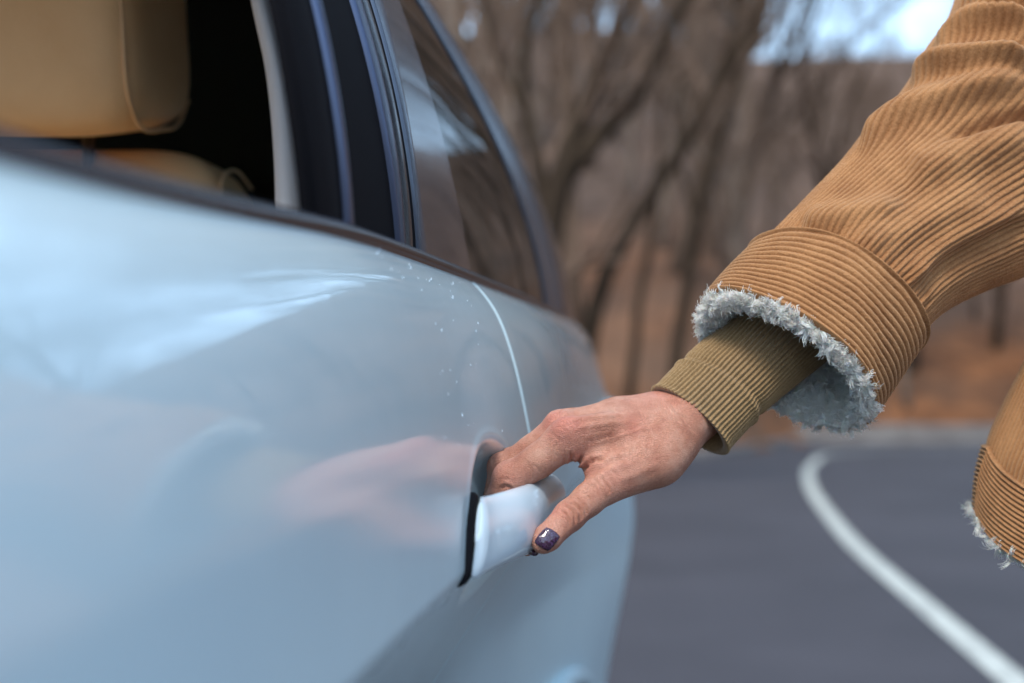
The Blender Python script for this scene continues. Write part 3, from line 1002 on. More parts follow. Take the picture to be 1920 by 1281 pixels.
# ================================================================== PERSON
def surface_nets(Fv, org, h):
    nx, ny, nz_ = Fv.shape
    S = Fv < 0
    c = np.zeros((nx - 1, ny - 1, nz_ - 1), np.uint8)
    for dx in (0, 1):
        for dy in (0, 1):
            for dz in (0, 1):
                c += S[dx:nx - 1 + dx, dy:ny - 1 + dy, dz:nz_ - 1 + dz]
    act = (c > 0) & (c < 8)
    idx = -np.ones(act.shape, np.int64)
    ii = np.argwhere(act); idx[act] = np.arange(len(ii))
    acc = np.zeros((len(ii), 3)); cnt = np.zeros(len(ii))
    corners = [(0, 0, 0), (1, 0, 0), (0, 1, 0), (1, 1, 0), (0, 0, 1), (1, 0, 1), (0, 1, 1), (1, 1, 1)]
    edges = [(a, b) for a in range(8) for b in range(a + 1, 8) if sum(abs(corners[a][k] - corners[b][k]) for k in range(3)) == 1]
    val = [Fv[ii[:, 0] + cx, ii[:, 1] + cy, ii[:, 2] + cz] for cx, cy, cz in corners]
    for a, b in edges:
        m = (val[a] < 0) != (val[b] < 0)
        t = val[a][m] / (val[a][m] - val[b][m])
        p = np.array(corners[a])[None] + t[:, None] * (np.array(corners[b]) - np.array(corners[a]))[None]
        acc[m] += p; cnt[m] += 1
    v = (ii + acc / cnt[:, None]) * h + np.array(org)
    fs = []
    for ax in range(3):
        sl0 = [slice(None)] * 3; sl1 = [slice(None)] * 3
        sl0[ax] = slice(0, -1); sl1[ax] = slice(1, None)
        ch = S[tuple(sl0)] != S[tuple(sl1)]
        e = np.argwhere(ch)
        o1, o2 = [(1, 2), (2, 0), (0, 1)][ax]
        e = e[(e[:, o1] > 0) & (e[:, o2] > 0) & (e[:, o1] < Fv.shape[o1] - 1) & (e[:, o2] < Fv.shape[o2] - 1)]
        def g(a, b):
            q = e.copy(); q[:, o1] -= a; q[:, o2] -= b
            return idx[q[:, 0], q[:, 1], q[:, 2]]
        quad = np.stack([g(1, 1), g(0, 1), g(0, 0), g(1, 0)], 1)
        ins = S[e[:, 0], e[:, 1], e[:, 2]]
        quad[~ins] = quad[~ins][:, ::-1]
        fs.append(quad)
    f = np.concatenate(fs)
    f = f[(f >= 0).all(1)]
    return v, f

def cone(p, a, b, ra, rb):
    a = np.asarray(a, np.float32); b = np.asarray(b, np.float32)
    ba = b - a
    t = np.clip(((p - a) @ ba) / (ba @ ba), 0, 1)
    d = p - a - t[..., None] * ba
    return np.sqrt((d * d).sum(-1)) - (ra + (rb - ra) * t)

def smin(a, b, k):
    h = np.maximum(k - np.abs(a - b), 0) / k
    return np.minimum(a, b) - h * h * k * .25

H = CAMZ
def Q(x, y, h): return np.array([x, y, H + h])
# joints (metres): hooked fingers run along the handle, index nearest
MCP = [P(1062, 824, .892), P(1052, 803, .913), Q(-.0575, .934, -.0270), Q(-.0490, .952, -.0320)]
PIP = [P(957, 898, .893), Q(-.0985, .915, -.0545), Q(-.0950, .936, -.0520), Q(-.0850, .954, -.0560)]
DIP = [Q(-.1045, .896, -.0830), Q(-.1055, .917, -.0810), Q(-.1035, .938, -.0830), Q(-.0960, .955, -.0830)]
TIP = [P(988, 1022, .893), Q(-.0930, .919, -.1030), Q(-.0920, .939, -.1030), Q(-.0880, .955, -.1000)]
RF = [(.0122, .0104, .0085, .0070), (.0108, .0092, .0079, .0066), (.0103, .0088, .0076, .0064), (.0092, .0077, .0068, .0058)]
WR = P(1284, 787, .938)
W = [WR + np.array([-.004, -.014, -.004]), WR + np.array([-.004, -.004, .0035]), WR + np.array([-.002, .007, .0035]), WR + np.array([.0, .016, -.003])]
CMC = P(1232, 862, .905); TM = P(1137, 908, .888); TI = P(1068, 967, .872); TT = P(1027, 1008, .858)
KN = P(1420, 690, .965); EL = P(2050, 60, 1.12)

def hand_field(p):
    palm = None
    for i in range(4):
        m = W[i] * .45 + MCP[i] * .55 + np.array([.0, 0, .0015])
        d = smin(cone(p, W[i], m, .0165, .0125), cone(p, m, MCP[i], .0125, RF[i][0] - .0003), .006)
        palm = d if palm is None else smin(palm, d, .010)
    # palm pad below the metacarpals and heel of the hand
    palm = smin(palm, cone(p, WR + np.array([-.012, 0, -.014]), (MCP[1] + MCP[2]) / 2 + np.array([.022, 0, -.008]), .0150, .009), .012)
    # thenar mass
    palm = smin(palm, cone(p, P(1250, 835, .915), P(1165, 885, .897), .0185, .0135), .014)
    palm = smin(palm, cone(p, CMC, P(1120, 870, .897), .0150, .0090), .012)
    hand = palm
    for i in range(4):
        a, b, c, e = MCP[i], PIP[i], DIP[i], TIP[i]
        mid = (a + b) / 2 + np.array([.0, 0, -.0012])
        fg = smin(cone(p, a, mid, RF[i][0], RF[i][1] + .0003), cone(p, mid, b, RF[i][1] + .0001, RF[i][1]), .003)
        fg = smin(fg, cone(p, b, c, RF[i][1] - .0002, RF[i][2]), .003)
        fg = smin(fg, cone(p, c, e, RF[i][2], RF[i][3]), .002)
        kn = cone(p, b + np.array([-.0012, 0, .0010]), b + np.array([-.0008, 0, .0016]), RF[i][1] - .0004, RF[i][1] - .0006)
        fg = smin(fg, kn, .003)
        hand = smin(hand, fg, .0055 if i == 0 else .0040)
    th = smin(cone(p, CMC, TM, .0150, .0112), cone(p, TM, (TM + TI) / 2, .0112, .0096), .006)
    th = smin(th, cone(p, (TM + TI) / 2, TI, .0096, .0095), .004)
    th = smin(th, cone(p, TI, TT, .0094, .0081), .003)
    th = smin(th, cone(p, TT, TT + (TT - TI) * .22, .0080, .0070), .003)
    hand = smin(hand, th, .0075)
    # knuckle heads and tendon of the thumb
    hand = smin(hand, cone(p, P(1058, 806, .884), P(1064, 804, .884), .0050, .0045), .007)
    hand = smin(hand, cone(p, P(1044, 790, .908), P(1052, 787, .908), .0050, .0045), .007)
    hand = smin(hand, cone(p, P(1130, 790, .893), P(1075, 806, .888), .0030, .0035), .012)
    # wrist and forearm
    fa = KN - WR
    for s_, r0 in ((-.009, .0135), (.0, .0150), (.009, .0135)):
        off = np.array([0, s_, 0])
        hand = smin(hand, cone(p, WR + off, KN + off * 1.1, r0, r0 + .001), .012)
    return hand

res = .00105
lo = np.array([-.130, .845, H - .130]); hi = np.array([.085, 1.00, H + .040])
ax_ = [np.arange(lo[k], hi[k], res, dtype=np.float32) for k in range(3)]
pg = np.stack(np.meshgrid(*ax_, indexing='ij'), -1)
Fg = hand_field(pg)
hvv, hff = surface_nets(Fg, lo, res)

def tri_interp(q):
    g = (q - lo) / res
    i = np.clip(np.floor(g).astype(int), 0, np.array(Fg.shape) - 2); t = g - i
    r = 0
    for dx in (0, 1):
        for dy in (0, 1):
            for dz in (0, 1):
                wgt = (t[:, 0] if dx else 1 - t[:, 0]) * (t[:, 1] if dy else 1 - t[:, 1]) * (t[:, 2] if dz else 1 - t[:, 2])
                r = r + wgt * Fg[i[:, 0] + dx, i[:, 1] + dy, i[:, 2] + dz]
    return r

def grad(q):
    e = res
    g = np.stack([tri_interp(q + e * np.eye(3)[k]) - tri_interp(q - e * np.eye(3)[k]) for k in range(3)], 1)
    return g / np.maximum(np.linalg.norm(g, axis=1, keepdims=True), 1e-9)

# light smoothing of the raw surface, then creases and folds of the skin
N_ = grad(hvv)
hvv = hvv - N_ * tri_interp(hvv)[:, None]
N_ = grad(hvv)
uvp = project(hvv)
facing = ss(.0, .25, -(N_ * (hvv - np.array([0, 0, CAMZ])) / np.linalg.norm(hvv - np.array([0, 0, CAMZ]), axis=1, keepdims=True)).sum(1))

def dist_poly(uv, pts):
    pts = np.array(catmull([[a, b, 0] for a, b in pts], 24)[0])[:, :2]
    d = np.full(len(uv), 1e9); tpar = np.zeros(len(uv))
    for k in range(len(pts) - 1):
        a, b = pts[k], pts[k + 1]; ba = b - a
        t = np.clip(((uv - a) @ ba) / (ba @ ba), 0, 1)
        e = np.linalg.norm(uv - a - t[:, None] * ba, axis=1)
        m = e < d
        d[m] = e[m]; tpar[m] = (k + t[m]) / (len(pts) - 1)
    return d, tpar

CR = [  # polyline, width px, depth mm
    ([(1062, 940), (1078, 948), (1088, 962), (1086, 980)], 3.2, .75),
    ([(1054, 946), (1068, 955), (1078, 968), (1078, 984)], 3.0, .65),
    ([(1048, 954), (1058, 962), (1066, 974), (1068, 990)], 2.6, .45),
    ([(1074, 932), (1090, 944), (1098, 958), (1094, 974)], 3.0, .40),
    ([(1086, 920), (1100, 930), (1108, 946)], 3.0, .30),
    ([(1100, 906), (1116, 916), (1122, 932)], 3.0, .30),
    ([(1120, 892), (1134, 904), (1140, 922)], 3.2, .30),
    ([(1142, 880), (1156, 890), (1162, 908)], 3.2, .25),
    ([(1086, 896), (1090, 884), (1100, 872)], 3.0, .9),
    ([(1090, 892), (1098, 876), (1114, 864), (1136, 862)], 4.0, 1.0),
    ([(1080, 884), (1086, 866), (1092, 852)], 3.4, .70),
    ([(1068, 880), (1072, 862), (1068, 846)], 3.2, .55),
    ([(1092, 888), (1106, 872), (1108, 852)], 3.0, .45),
    ([(1056, 874), (1060, 858), (1056, 842)], 3.0, .35),
    ([(1098, 900), (1118, 884), (1150, 866), (1180, 858)], 5.0, .55),
    ([(1068, 806), (1120, 796), (1190, 790)], 5.0, -.28), ([(1060, 788), (1110, 782), (1180, 776)], 4.0, -.25), ([(1100, 838), (1150, 822), (1200, 806), (1240, 800)], 3.0, -.25),
    ([(1150, 905), (1190, 890), (1235, 868)], 6.0, -.22), ([(1128, 900), (1140, 914), (1142, 930)], 2.6, .3), ([(1110, 896), (1124, 910), (1130, 930)], 2.6, .3), ([(1046, 826), (1040, 842), (1044, 860)], 2.6, .3), ([(1034, 820), (1028, 836), (1030, 852)], 2.4, .22),
    ([(936, 918), (950, 912), (962, 920)], 3.0, .55),
    ([(932, 902), (946, 898), (958, 902)], 2.2, .25),
    ([(1150, 838), (1190, 826), (1230, 826)], 6.0, .25),
    ([(1236, 748), (1262, 790), (1292, 824)], 4.0, .30),
    ([(1248, 744), (1280, 784), (1308, 816)], 4.0, .30),
    ([(1030, 812), (1042, 818), (1050, 830)], 2.2, .22),
    ([(1046, 790), (1060, 794), (1074, 806)], 1.8, .20),
    ([(1044, 800), (1056, 804), (1066, 816)], 1.8, .20),
    ([(1000, 870), (1010, 880), (1012, 890)], 2.4, .25),
    ([(985, 862), (992, 874), (996, 886)], 2.4, .2),
]
disp = np.zeros(len(hvv))
for pts, wd_, dp in CR:
    m = np.hypot(uvp[:, 0] - np.mean([a for a, b in pts]), uvp[:, 1] - np.mean([b for a, b in pts])) < 90
    d, tp = dist_poly(uvp[m], pts)
    endf = np.clip(np.minimum(tp, 1 - tp) * 5, 0, 1)
    prof_ = -np.exp(-(d / wd_) ** 2) + .45 * np.exp(-((d - 2.1 * wd_) / (1.1 * wd_)) ** 2)
    disp[m] += prof_ * dp * .0020 * endf
# soft swellings: thenar, tendons
for (cu, cv, su, sv, am) in ((1058, 806, 16, 12, .6), (1110, 812, 40, 10, .4), (1180, 800, 60, 14, .5), (1200, 880, 40, 24, .8), (1150, 840, 30, 12, -.8), (1060, 1000, 16, 12, .3), (1010, 868, 26, 10, .5)):
    disp += am * .001 * np.exp(-((uvp[:, 0] - cu) / su) ** 2 - ((uvp[:, 1] - cv) / sv) ** 2)
hvv = hvv + N_ * (disp * facing)[:, None]
red = np.zeros(len(hvv))
for c_, r_, a_ in ((P(1058, 803, .884), .011, 1.0), (P(1038, 792, .905), .010, .8), (P(935, 885, .89), .010, .55), (P(1040, 962, .866), .008, .6), (P(1030, 990, .864), .009, .45),
                   (P(1240, 750, .93), .016, .6), (P(1185, 808, .90), .009, .5), (P(1085, 870, .88), .012, .5), (TT, .012, .35), (P(1150, 900, .88), .016, .25), (P(970, 905, .885), .012, .35)):
    red = np.maximum(red, a_ * np.exp(-(np.linalg.norm(hvv - c_, axis=1) / r_) ** 2))

# the rest of the figure, coarse because it stands beyond the frame
def body_field(p):
    S = lambda x, y, h: np.array([x, y, H + h])
    d = cone(p, S(.52, 1.26, -.20), S(.60, 1.20, .20), .135, .140)
    d = smin(d, cone(p, S(.58, 1.30, .30), S(.66, 1.06, .30), .065, .065), .08)
    d = smin(d, cone(p, S(.62, 1.18, .36), S(.60, 1.18, .46), .052, .050), .05)          # neck
    d = smin(d, cone(p, S(.585, 1.175, .55), S(.575, 1.17, .60), .080, .090), .03)        # head
    d = smin(d, cone(p, S(.51, 1.15, .49), S(.52, 1.155, .52), .032, .045), .04)          # jaw
    d = smin(d, cone(p, S(.478, 1.138, .555), S(.492, 1.142, .575), .011, .007), .02)     # nose
    d = smin(d, cone(p, S(.575, 1.26, .55), S(.575, 1.262, .57), .012, .012), .006)       # ears
    d = smin(d, cone(p, S(.60, 1.08, .55), S(.60, 1.078, .57), .012, .012), .006)
    d = smin(d, cone(p, S(.57, 1.31, .31), EL, .048, .042), .04)                          # right arm
    d = smin(d, cone(p, EL, KN, .038, .021), .02)
    d = smin(d, cone(p, S(.68, 1.04, .31), S(.80, .98, .05), .048, .042), .04)            # left arm
    d = smin(d, cone(p, S(.80, .98, .05), S(.80, 1.02, -.20), .038, .024), .02)
    d = smin(d, cone(p, S(.80, 1.02, -.22), S(.795, 1.03, -.31), .026, .016), .015)
    for sy, hx in ((1.32, .50), (1.14, .56)):
        d = smin(d, cone(p, S(hx, sy, -.22), S(hx + .02, sy, -.62), .088, .056), .05)
        d = smin(d, cone(p, S(hx + .02, sy, -.62), S(hx + .05, sy, -.98), .054, .038), .03)
    return d
r2 = .011
lo2 = np.array([-.02, .86, .06]); hi2 = np.array([.92, 1.46, 1.82])
a2 = [np.arange(lo2[k], hi2[k], r2, dtype=np.float32) for k in range(3)]
p2 = np.stack(np.meshgrid(*a2, indexing='ij'), -1)
bv, bf = surface_nets(body_field(p2), lo2, r2)

person = empty('person', (.55, 1.2, 0))
tag(person, 'person in camel corduroy fleece-lined jacket reaching in to pull the car door handle', 'person')
PO = np.array([.55, 1.2, 0])
def pmesh(name, v, f, mat, parent=person, **k):
    return mesh(name, np.asarray(v, float).reshape(-1, 3) - PO, f, mat, parent, **k)
allv = np.concatenate([hvv, bv]); allf = np.concatenate([hff, bf + len(hvv)])
body_o = pmesh('body', allv, allf, skin.m, attrs={'red': np.concatenate([red, np.zeros(len(bv))])})

# nails: shells lifted from the finger surface
def trace(u, v, y0=.80, y1=1.0):
    n = 500
    ys = np.linspace(y0, y1, n)
    pts = np.array([P(u, v, y) for y in (y0, y1)])
    line = pts[0][None] + (pts[1] - pts[0])[None] * np.linspace(0, 1, n)[:, None]
    ok = ((line > lo + res * 2) & (line < hi - res * 3)).all(1)
    f = np.full(n, 1.0); f[ok] = tri_interp(line[ok])
    s_ = np.where(f < 0)[0]
    return line[s_[0]] if len(s_) else None

def nail(name, c, axis, side, L, Wd, n=22, m=22, lift=.0006):
    """c, axis, side in pixels; L along the finger, Wd across"""
    rows = []
    ax = np.array(axis, float); ax /= np.linalg.norm(ax)
    sx = np.array(side, float); sx /= np.linalg.norm(sx)
    P_ = []
    for i in range(n):
        for j in range(m):
            a = i / (n - 1) * 2 - 1; b = j / (m - 1) * 2 - 1
            # squircle mapping
            aa = a * math.sqrt(1 - b * b * .30); bb = b * math.sqrt(1 - a * a * .30)
            q = np.array(c) + ax * aa * L / 2 + sx * bb * Wd / 2
            t_ = trace(q[0], q[1])
            P_.append(t_ if t_ is not None else np.array([np.nan] * 3))
    P_ = np.array(P_).reshape(n, m, 3)
    ok = ~np.isnan(P_[..., 0])
    if not ok.all():
        mn = P_[ok].mean(0)
        P_[~ok] = mn
    flat = P_.reshape(-1, 3); g = grad(flat).reshape(n, m, 3)
    A, B = np.meshgrid(np.linspace(-1, 1, n), np.linspace(-1, 1, m), indexing='ij')
    e = np.maximum(np.abs(A), np.abs(B))
    P_ = P_ + g * (lift + .0004 * (1 - e ** 6) - .0012 * (e > .97))[..., None]
    return pmesh(name, P_, gridfaces(n, m), nail_m.m)
nail('thumb_nail', (1026, 1011), (-27, 33), (36, 24), 42, 36)

_n = P(997, 1034, .866)
_a = np.linspace(0, math.pi, 9); _b = np.linspace(0, 2 * math.pi, 16, endpoint=False)
_v = np.array([[(_n[0] + .0042 * math.sin(x) * math.cos(y), _n[1] + .0045 * math.sin(x) * math.sin(y), _n[2] + .0026 * math.cos(x) - .0012 * math.sin(x) * math.cos(y)) for y in _b] for x in _a])
pmesh('fingernail', _v, gridfaces(9, 16, True), nail_m.m)

# ---------------------------------------------------------------- sleeves
class Sleeve:
    """tube through stations given by its two outlines as seen, with real depth"""
    def __init__(s, st, n_s, tilt, brat):
        key = []
        for (U, Lo, Y_) in st:
            u_, l_ = P(*U, Y_), P(*Lo, Y_)
            key.append(np.concatenate([(u_ + l_) / 2, (u_ - l_) / 2]))
        key = np.array(key)
        k, t = catmull(key, n_s)
        s.c, s.M, s.t = k[:, :3], k[:, 3:], t
        T_ = np.gradient(s.c, axis=0); T_ /= np.linalg.norm(T_, axis=1, keepdims=True)
        N = np.cross(s.M, T_); N /= np.linalg.norm(N, axis=1, keepdims=True)
        N[N[:, 1] > 0] *= -1
        N = N + T_ * tilt; N /= np.linalg.norm(N, axis=1, keepdims=True)
        s.N = N * np.linalg.norm(s.M, axis=1, keepdims=True) * brat
        s.T = T_
    def pts(s, th):
        return s.c[:, None] + s.M[:, None] * np.cos(th)[None, :, None] + s.N[:, None] * np.sin(th)[None, :, None]

    def ring(s, i, th):
        return s.c[i] + s.M[i][None] * np.cos(th)[:, None] + s.N[i][None] * np.sin(th)[:, None]

ST = [((1326, 572), (1620, 782), .935), ((1428, 463), (1712, 640), .955), ((1512, 378), (1772, 580), .975), ((1604, 278), (1868, 530), 1.0), ((1700, 160), (1985, 480), 1.03),
      ((1768, 60), (2080, 400), 1.06), ((1830, -60), (2180, 290), 1.10), ((1900, -220), (2300, 150), 1.14), ((1990, -400), (2430, 40), 1.19)]
ns = 760
SL = Sleeve(ST, ns, .16, .82)
seam_s = np.linalg.norm((P(1428, 463, .955) + P(1712, 640, .955)) / 2 - (P(1326, 572, .935) + P(1620, 782, .935)) / 2)

def fold_disp(uv, folds):
    d_ = np.zeros(uv.shape[0])
    for pts, wup, wdn, am in folds:
        q = catmull([[a, b, 0] for a, b in pts], 30)[0][:, :2]
        best = np.full(len(uv), 1e9); sgn = np.zeros(len(uv)); tp = np.zeros(len(uv))
        for k in range(len(q) - 1):
            a, b = q[k], q[k + 1]; ba = b - a
            t = np.clip(((uv - a) @ ba) / (ba @ ba), 0, 1)
            dv = uv - a - t[:, None] * ba
            e = np.linalg.norm(dv, axis=1)
            m = e < best
            best[m] = e[m]; tp[m] = (k + t[m]) / (len(q) - 1)
            sgn[m] = np.sign(ba[0] * dv[m, 1] - ba[1] * dv[m, 0])    # + = below the ridge
        wdt = np.where(sgn > 0, wdn, wup)
        endf = ss(0, .16, tp) * ss(0, .28, 1 - tp) if am > 0 else ss(0, .35, tp) * ss(0, .2, 1 - tp)
        d_ += am * .0017 * np.exp(-(best / np.where(sgn > 0, wdt * .72, wdt)) ** 2) * endf * (1.25 if am > 0 else 1)
    return d_

FOLDS = [
    ([(1785, 34), (1830, 14), (1880, 16), (1960, 22)], 22, 16, 7.0),
    ([(1745, 98), (1783, 76), (1826, 58), (1880, 50), (1960, 52)], 28, 16, 9.0),
    ([(1700, 172), (1725, 152), (1787, 140), (1860, 132), (1960, 128)], 30, 18, 10.0),
    ([(1600, 290), (1640, 258), (1693, 230), (1768, 202), (1862, 172), (1960, 150)], 34, 24, 8.0),
    ([(1750, 276), (1800, 256), (1862, 234), (1930, 214), (1980, 205)], 16, 12, -7.5),
    ([(1690, 330), (1760, 310), (1850, 275), (1960, 248)], 36, 46, 4.5),
    ([(1500, 428), (1560, 414), (1630, 402), (1700, 385)], 26, 24, 3.6),
    ([(1440, 462), (1500, 446), (1560, 440), (1600, 450)], 14, 14, -2.2),
    ([(1590, 470), (1680, 440), (1780, 400), (1880, 370)], 40, 40, 2.8),
    ([(1690, 540), (1760, 470), (1850, 420), (1950, 380)], 22, 20, 3.2),
    ([(1700, 560), (1760, 500), (1850, 450), (1950, 400)], 26, 30, -3.0),
    ([(1812, 110), (1850, 96), (1910, 92), (1960, 95)], 12, 12, -5.0),
    ([(1835, 40), (1880, 34), (1950, 38)], 9, 10, -4.0),
]
rs = np.random.RandomState(3)
def build_sleeve():
    nt_ = 94 * 8
    th = np.linspace(0, 2 * math.pi, nt_, endpoint=False)
    i0 = int(np.searchsorted(SL.t, seam_s))
    full = SL.pts(th)
    n = grid_normals(full, True)
    c = full - SL.c[:, None]
    sg = np.sign((n * c).sum(-1, keepdims=True)); n = n * sg
    p = full[i0 - 2:]; n = n[i0 - 2:]
    sv = SL.t[i0 - 2:] - seam_s
    uv = project(p.reshape(-1, 3))
    d = fold_disp(uv, FOLDS).reshape(p.shape[:2])
    frontm = ss(-.02, .55, np.sin(th))[None, :] * 1.0
    back = 1.5e-3 * np.sin(sv[:, None] * 70 + 2.2 * np.sin(th)[None, :] * 2) * ss(.05, .15, sv)[:, None]
    d = d * frontm + back * (1 - frontm)
    # gathers where the sleeve is sewn into the band
    g = np.exp(-sv / .012)[:, None]
    d = d + g * (.0009 * np.sin(th * 37 + 1.3 * np.sin(th * 5)))[None, :] - .0022 * np.exp(-sv / .005)[:, None]
    # wales along the arm, wandering slightly
    ph = th[None, :] * 94 + .9 * np.sin(sv[:, None] * 22 + th[None, :] * 3) + .5 * np.sin(sv[:, None] * 51)
    wale = np.abs(np.sin(ph / 2)) ** .75
    lowf = np.sin(sv[:, None] * 140 + 5 * np.sin(th[None, :] * 9)) * .00012
    pile = rs.rand(*wale.shape)
    crush = .78 + .30 * np.sin(sv[:, None] * 31 + 3 * np.sin(th[None, :] * 4)) * np.sin(th[None, :] * 7 + sv[:, None] * 17)
    wd_ = wale * .0022 * crush + lowf + (pile - .5) * .00040
    q = p + n * (d + wd_ * 1.0)[..., None]
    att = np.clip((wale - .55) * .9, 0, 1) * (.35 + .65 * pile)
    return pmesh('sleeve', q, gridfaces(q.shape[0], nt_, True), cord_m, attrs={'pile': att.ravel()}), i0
sleeve, i0 = build_sleeve()

def band_mesh(SLv, s_from, s_to, ribs, name, parent, nt_=560, puff=.004, amp=.0021, ripple=1.0, arc=(0, 2 * math.pi)):
    """turned-up band with ribs running around; also wraps inside as lining edge"""
    th = np.linspace(arc[0], arc[1], nt_, endpoint=False)
    full = SLv.pts(th)
    n = grid_normals(full, True)
    sg = np.sign((n * (full - SLv.c[:, None])).sum(-1, keepdims=True)); n = n * sg
    m = ribs * 10
    ss_ = np.linspace(s_from, s_to, m)
    def at(arr): # interpolate rows
        idx = np.interp(ss_, SLv.t, np.arange(len(SLv.t)))
        a = np.floor(idx).astype(int).clip(0, len(SLv.t) - 2); f_ = (idx - a)[:, None, None]
        return arr[a] * (1 - f_) + arr[a + 1] * f_
    p, n = at(full), at(n)
    x = (ss_ - s_from) / (s_to - s_from)
    ph = x[:, None] * ribs * math.pi + ripple * (.55 * np.sin(th * 3 + 1)[None, :] + .30 * np.sin(th * 8 + x[:, None] * 7) + .06 * np.sin(th * 21 + x[:, None] * 13))* ss(0, .1, x)[:, None] * ss(0, .1, 1 - x)[:, None]
    rib = np.abs(np.sin(ph)) ** .7
    pile = rs.rand(*rib.shape)
    edge = ss(0, .03, x) * ss(0, .05, 1 - x)
    d = puff * edge[:, None] + rib * amp + (pile - .5) * .0004 + .0012 * np.sin(th * 4 + x[:, None] * 3) * edge[:, None]
    d += .0016 * (1 if name == 'cuff_band' else .3) * np.exp(-((x - .955) / .02) ** 2)[:, None]
    q = p + n * d[..., None]
    inner = p[:1] - n[:1] * .002
    deep = p[:1] - n[:1] * .003 + (p[min(60, m - 1)] - p[0])[None] * 1.0
    q = np.concatenate([deep, inner, q, p[-1:] - n[-1:] * .002])
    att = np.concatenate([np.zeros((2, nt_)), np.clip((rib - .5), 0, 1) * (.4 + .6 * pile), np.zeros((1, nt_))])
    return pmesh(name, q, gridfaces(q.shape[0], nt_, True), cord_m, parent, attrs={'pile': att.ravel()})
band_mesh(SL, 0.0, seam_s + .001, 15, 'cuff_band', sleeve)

def fleece(name, parent, rings, strands_per, seed):
    """rings: (centres (k,3), outward dirs (k,3), side dirs (k,3), length)"""
    R = np.random.RandomState(seed)
    V, Fc, off = [], [], 0
    seg = 7
    tri = np.array([[0, 1], [1, 2], [2, 0]])
    cs = []; ds = []; Ls = []; cvg = []
    for (c, dirs, ln, jit) in rings:
        k = len(c)
        for i in range(k):
            base = c[i]; dr = dirs[i] + R.randn(3) * .45; dr /= np.linalg.norm(dr)
            bend = R.randn(3); bend -= dr * (bend @ dr); bend /= np.linalg.norm(bend)
            curl = R.uniform(.6, 1.8) * ln; L0 = ln * R.uniform(.65, 1.25)
            ph0 = R.uniform(0, 6.28)
            n = strands_per
            o = base + R.randn(n, 3) * jit * .6
            cs.append(o)
            dd = dr + R.randn(n, 3) * .20; dd /= np.linalg.norm(dd, axis=1, keepdims=True)
            tp_ = dr + R.randn(n, 3) * .035; dd = tp_ / np.linalg.norm(tp_, axis=1, keepdims=True)
            cvg.append(np.repeat(base[None], n, 0))
            ds.append(np.concatenate([dd, np.repeat(bend[None], n, 0) + R.randn(n, 3) * .12, np.stack([L0 * R.uniform(.8, 1.1, n), curl * R.uniform(.8, 1.2, n), ph0 + R.randn(n) * .25], 1)], 1))
    O = np.concatenate(cs); Dd = np.concatenate(ds)
    n = len(O)
    d = Dd[:, :3]; b = Dd[:, 3:6]; L_ = Dd[:, 6]; cu = Dd[:, 7]; ph = Dd[:, 8]
    t = np.linspace(0, 1, seg)
    side = np.cross(d, b); side /= np.linalg.norm(side, axis=1, keepdims=True) + 1e-9
    tt_ = t[None, :, None]
    Cb = np.concatenate(cvg)
    phi = (cu / L_ * 1.9)[:, None, None]
    path = (O[:, None] + (L_[:, None, None] / phi) * (np.sin(phi * tt_) * d[:, None] + (1 - np.cos(phi * tt_)) * b[:, None])
            + side[:, None] * (np.sin(t[None, :] * 6 + ph[:, None]) * .0009 * (.3 + t[None, :]))[..., None])
    r = (.00027 * (1 - .35 * t))[None, :, None]
    ang = np.array([0, 2.09, 4.19])
    ring = path[:, :, None] + (np.cos(ang)[None, None, :, None] * side[:, None, None] + np.sin(ang)[None, None, :, None] * b[:, None, None]) * r[..., None]
    V = ring.reshape(-1, 3)
    g = gridfaces(seg, 3, True)
    Fc = (g[None] + (np.arange(n) * seg * 3)[:, None, None]).reshape(-1, 4)
    o = pmesh(name, V, Fc, fleece_m.m, parent)
    o['kind'] = 'stuff'
    return o

def rim_rings(SLv, s_list, nt_, inward, ln, jit, th_rng=(0, 2 * math.pi), seed=1):
    R = np.random.RandomState(seed)
    out = []
    for s0, inw, out_rad, fwd in s_list:
        th = np.sort(R.uniform(th_rng[0], th_rng[1], nt_))
        i = int(np.searchsorted(SLv.t, max(s0, 0)))
        c = SLv.ring(i, th)
        rad = c - SLv.c[i]; rad = rad - SLv.T[i][None] * (rad @ SLv.T[i])[:, None]; rad /= np.linalg.norm(rad, axis=1, keepdims=True)
        if s0 < 0: c = c + SLv.T[i] * s0
        c = c - rad * inw
        dirs = -SLv.T[i][None] * fwd + rad * out_rad
        out.append((c, dirs, ln, jit))
    return out
rings = rim_rings(SL, [(.001, .0005, .15, 1.0), (-.001, .003, .0, 1.0), (.002, .0055, -.2, 1.0)], 460, .004, .0090, .0012, seed=2)
rings += rim_rings(SL, [(.006, .006, -.9, .6), (.014, .006, -1, .5), (.022, .006, -1, .5), (.032, .006, -1, .4), (.042, .006, -1, .4)], 240, .006, .0115, .0020, seed=4)
fleece('fleece_trim', sleeve, rings, 20, 5)
# fleece backing cloth, so that no gap shows between tufts
th = np.linspace(0, 2 * math.pi, 120, endpoint=False)
def ringat(SLv, s0, inw):
    i = int(np.searchsorted(SLv.t, max(s0, 0)))
    c = SLv.ring(i, th)
    rad = c - SLv.c[i]; rad = rad - SLv.T[i][None] * (rad @ SLv.T[i])[:, None]; rad /= np.linalg.norm(rad, axis=1, keepdims=True)
    return c - rad * inw + (SLv.T[i] * s0 if s0 < 0 else 0)
bk = np.stack([ringat(SL, a, b) for a, b in ((.004, .001), (-.003, .001), (-.005, .003), (-.003, .0055), (.006, .007), (.05, .007), (.12, .010))])
pmesh('fleece_lining', bk, gridfaces(7, 120, True), fleece_m.m, sleeve)

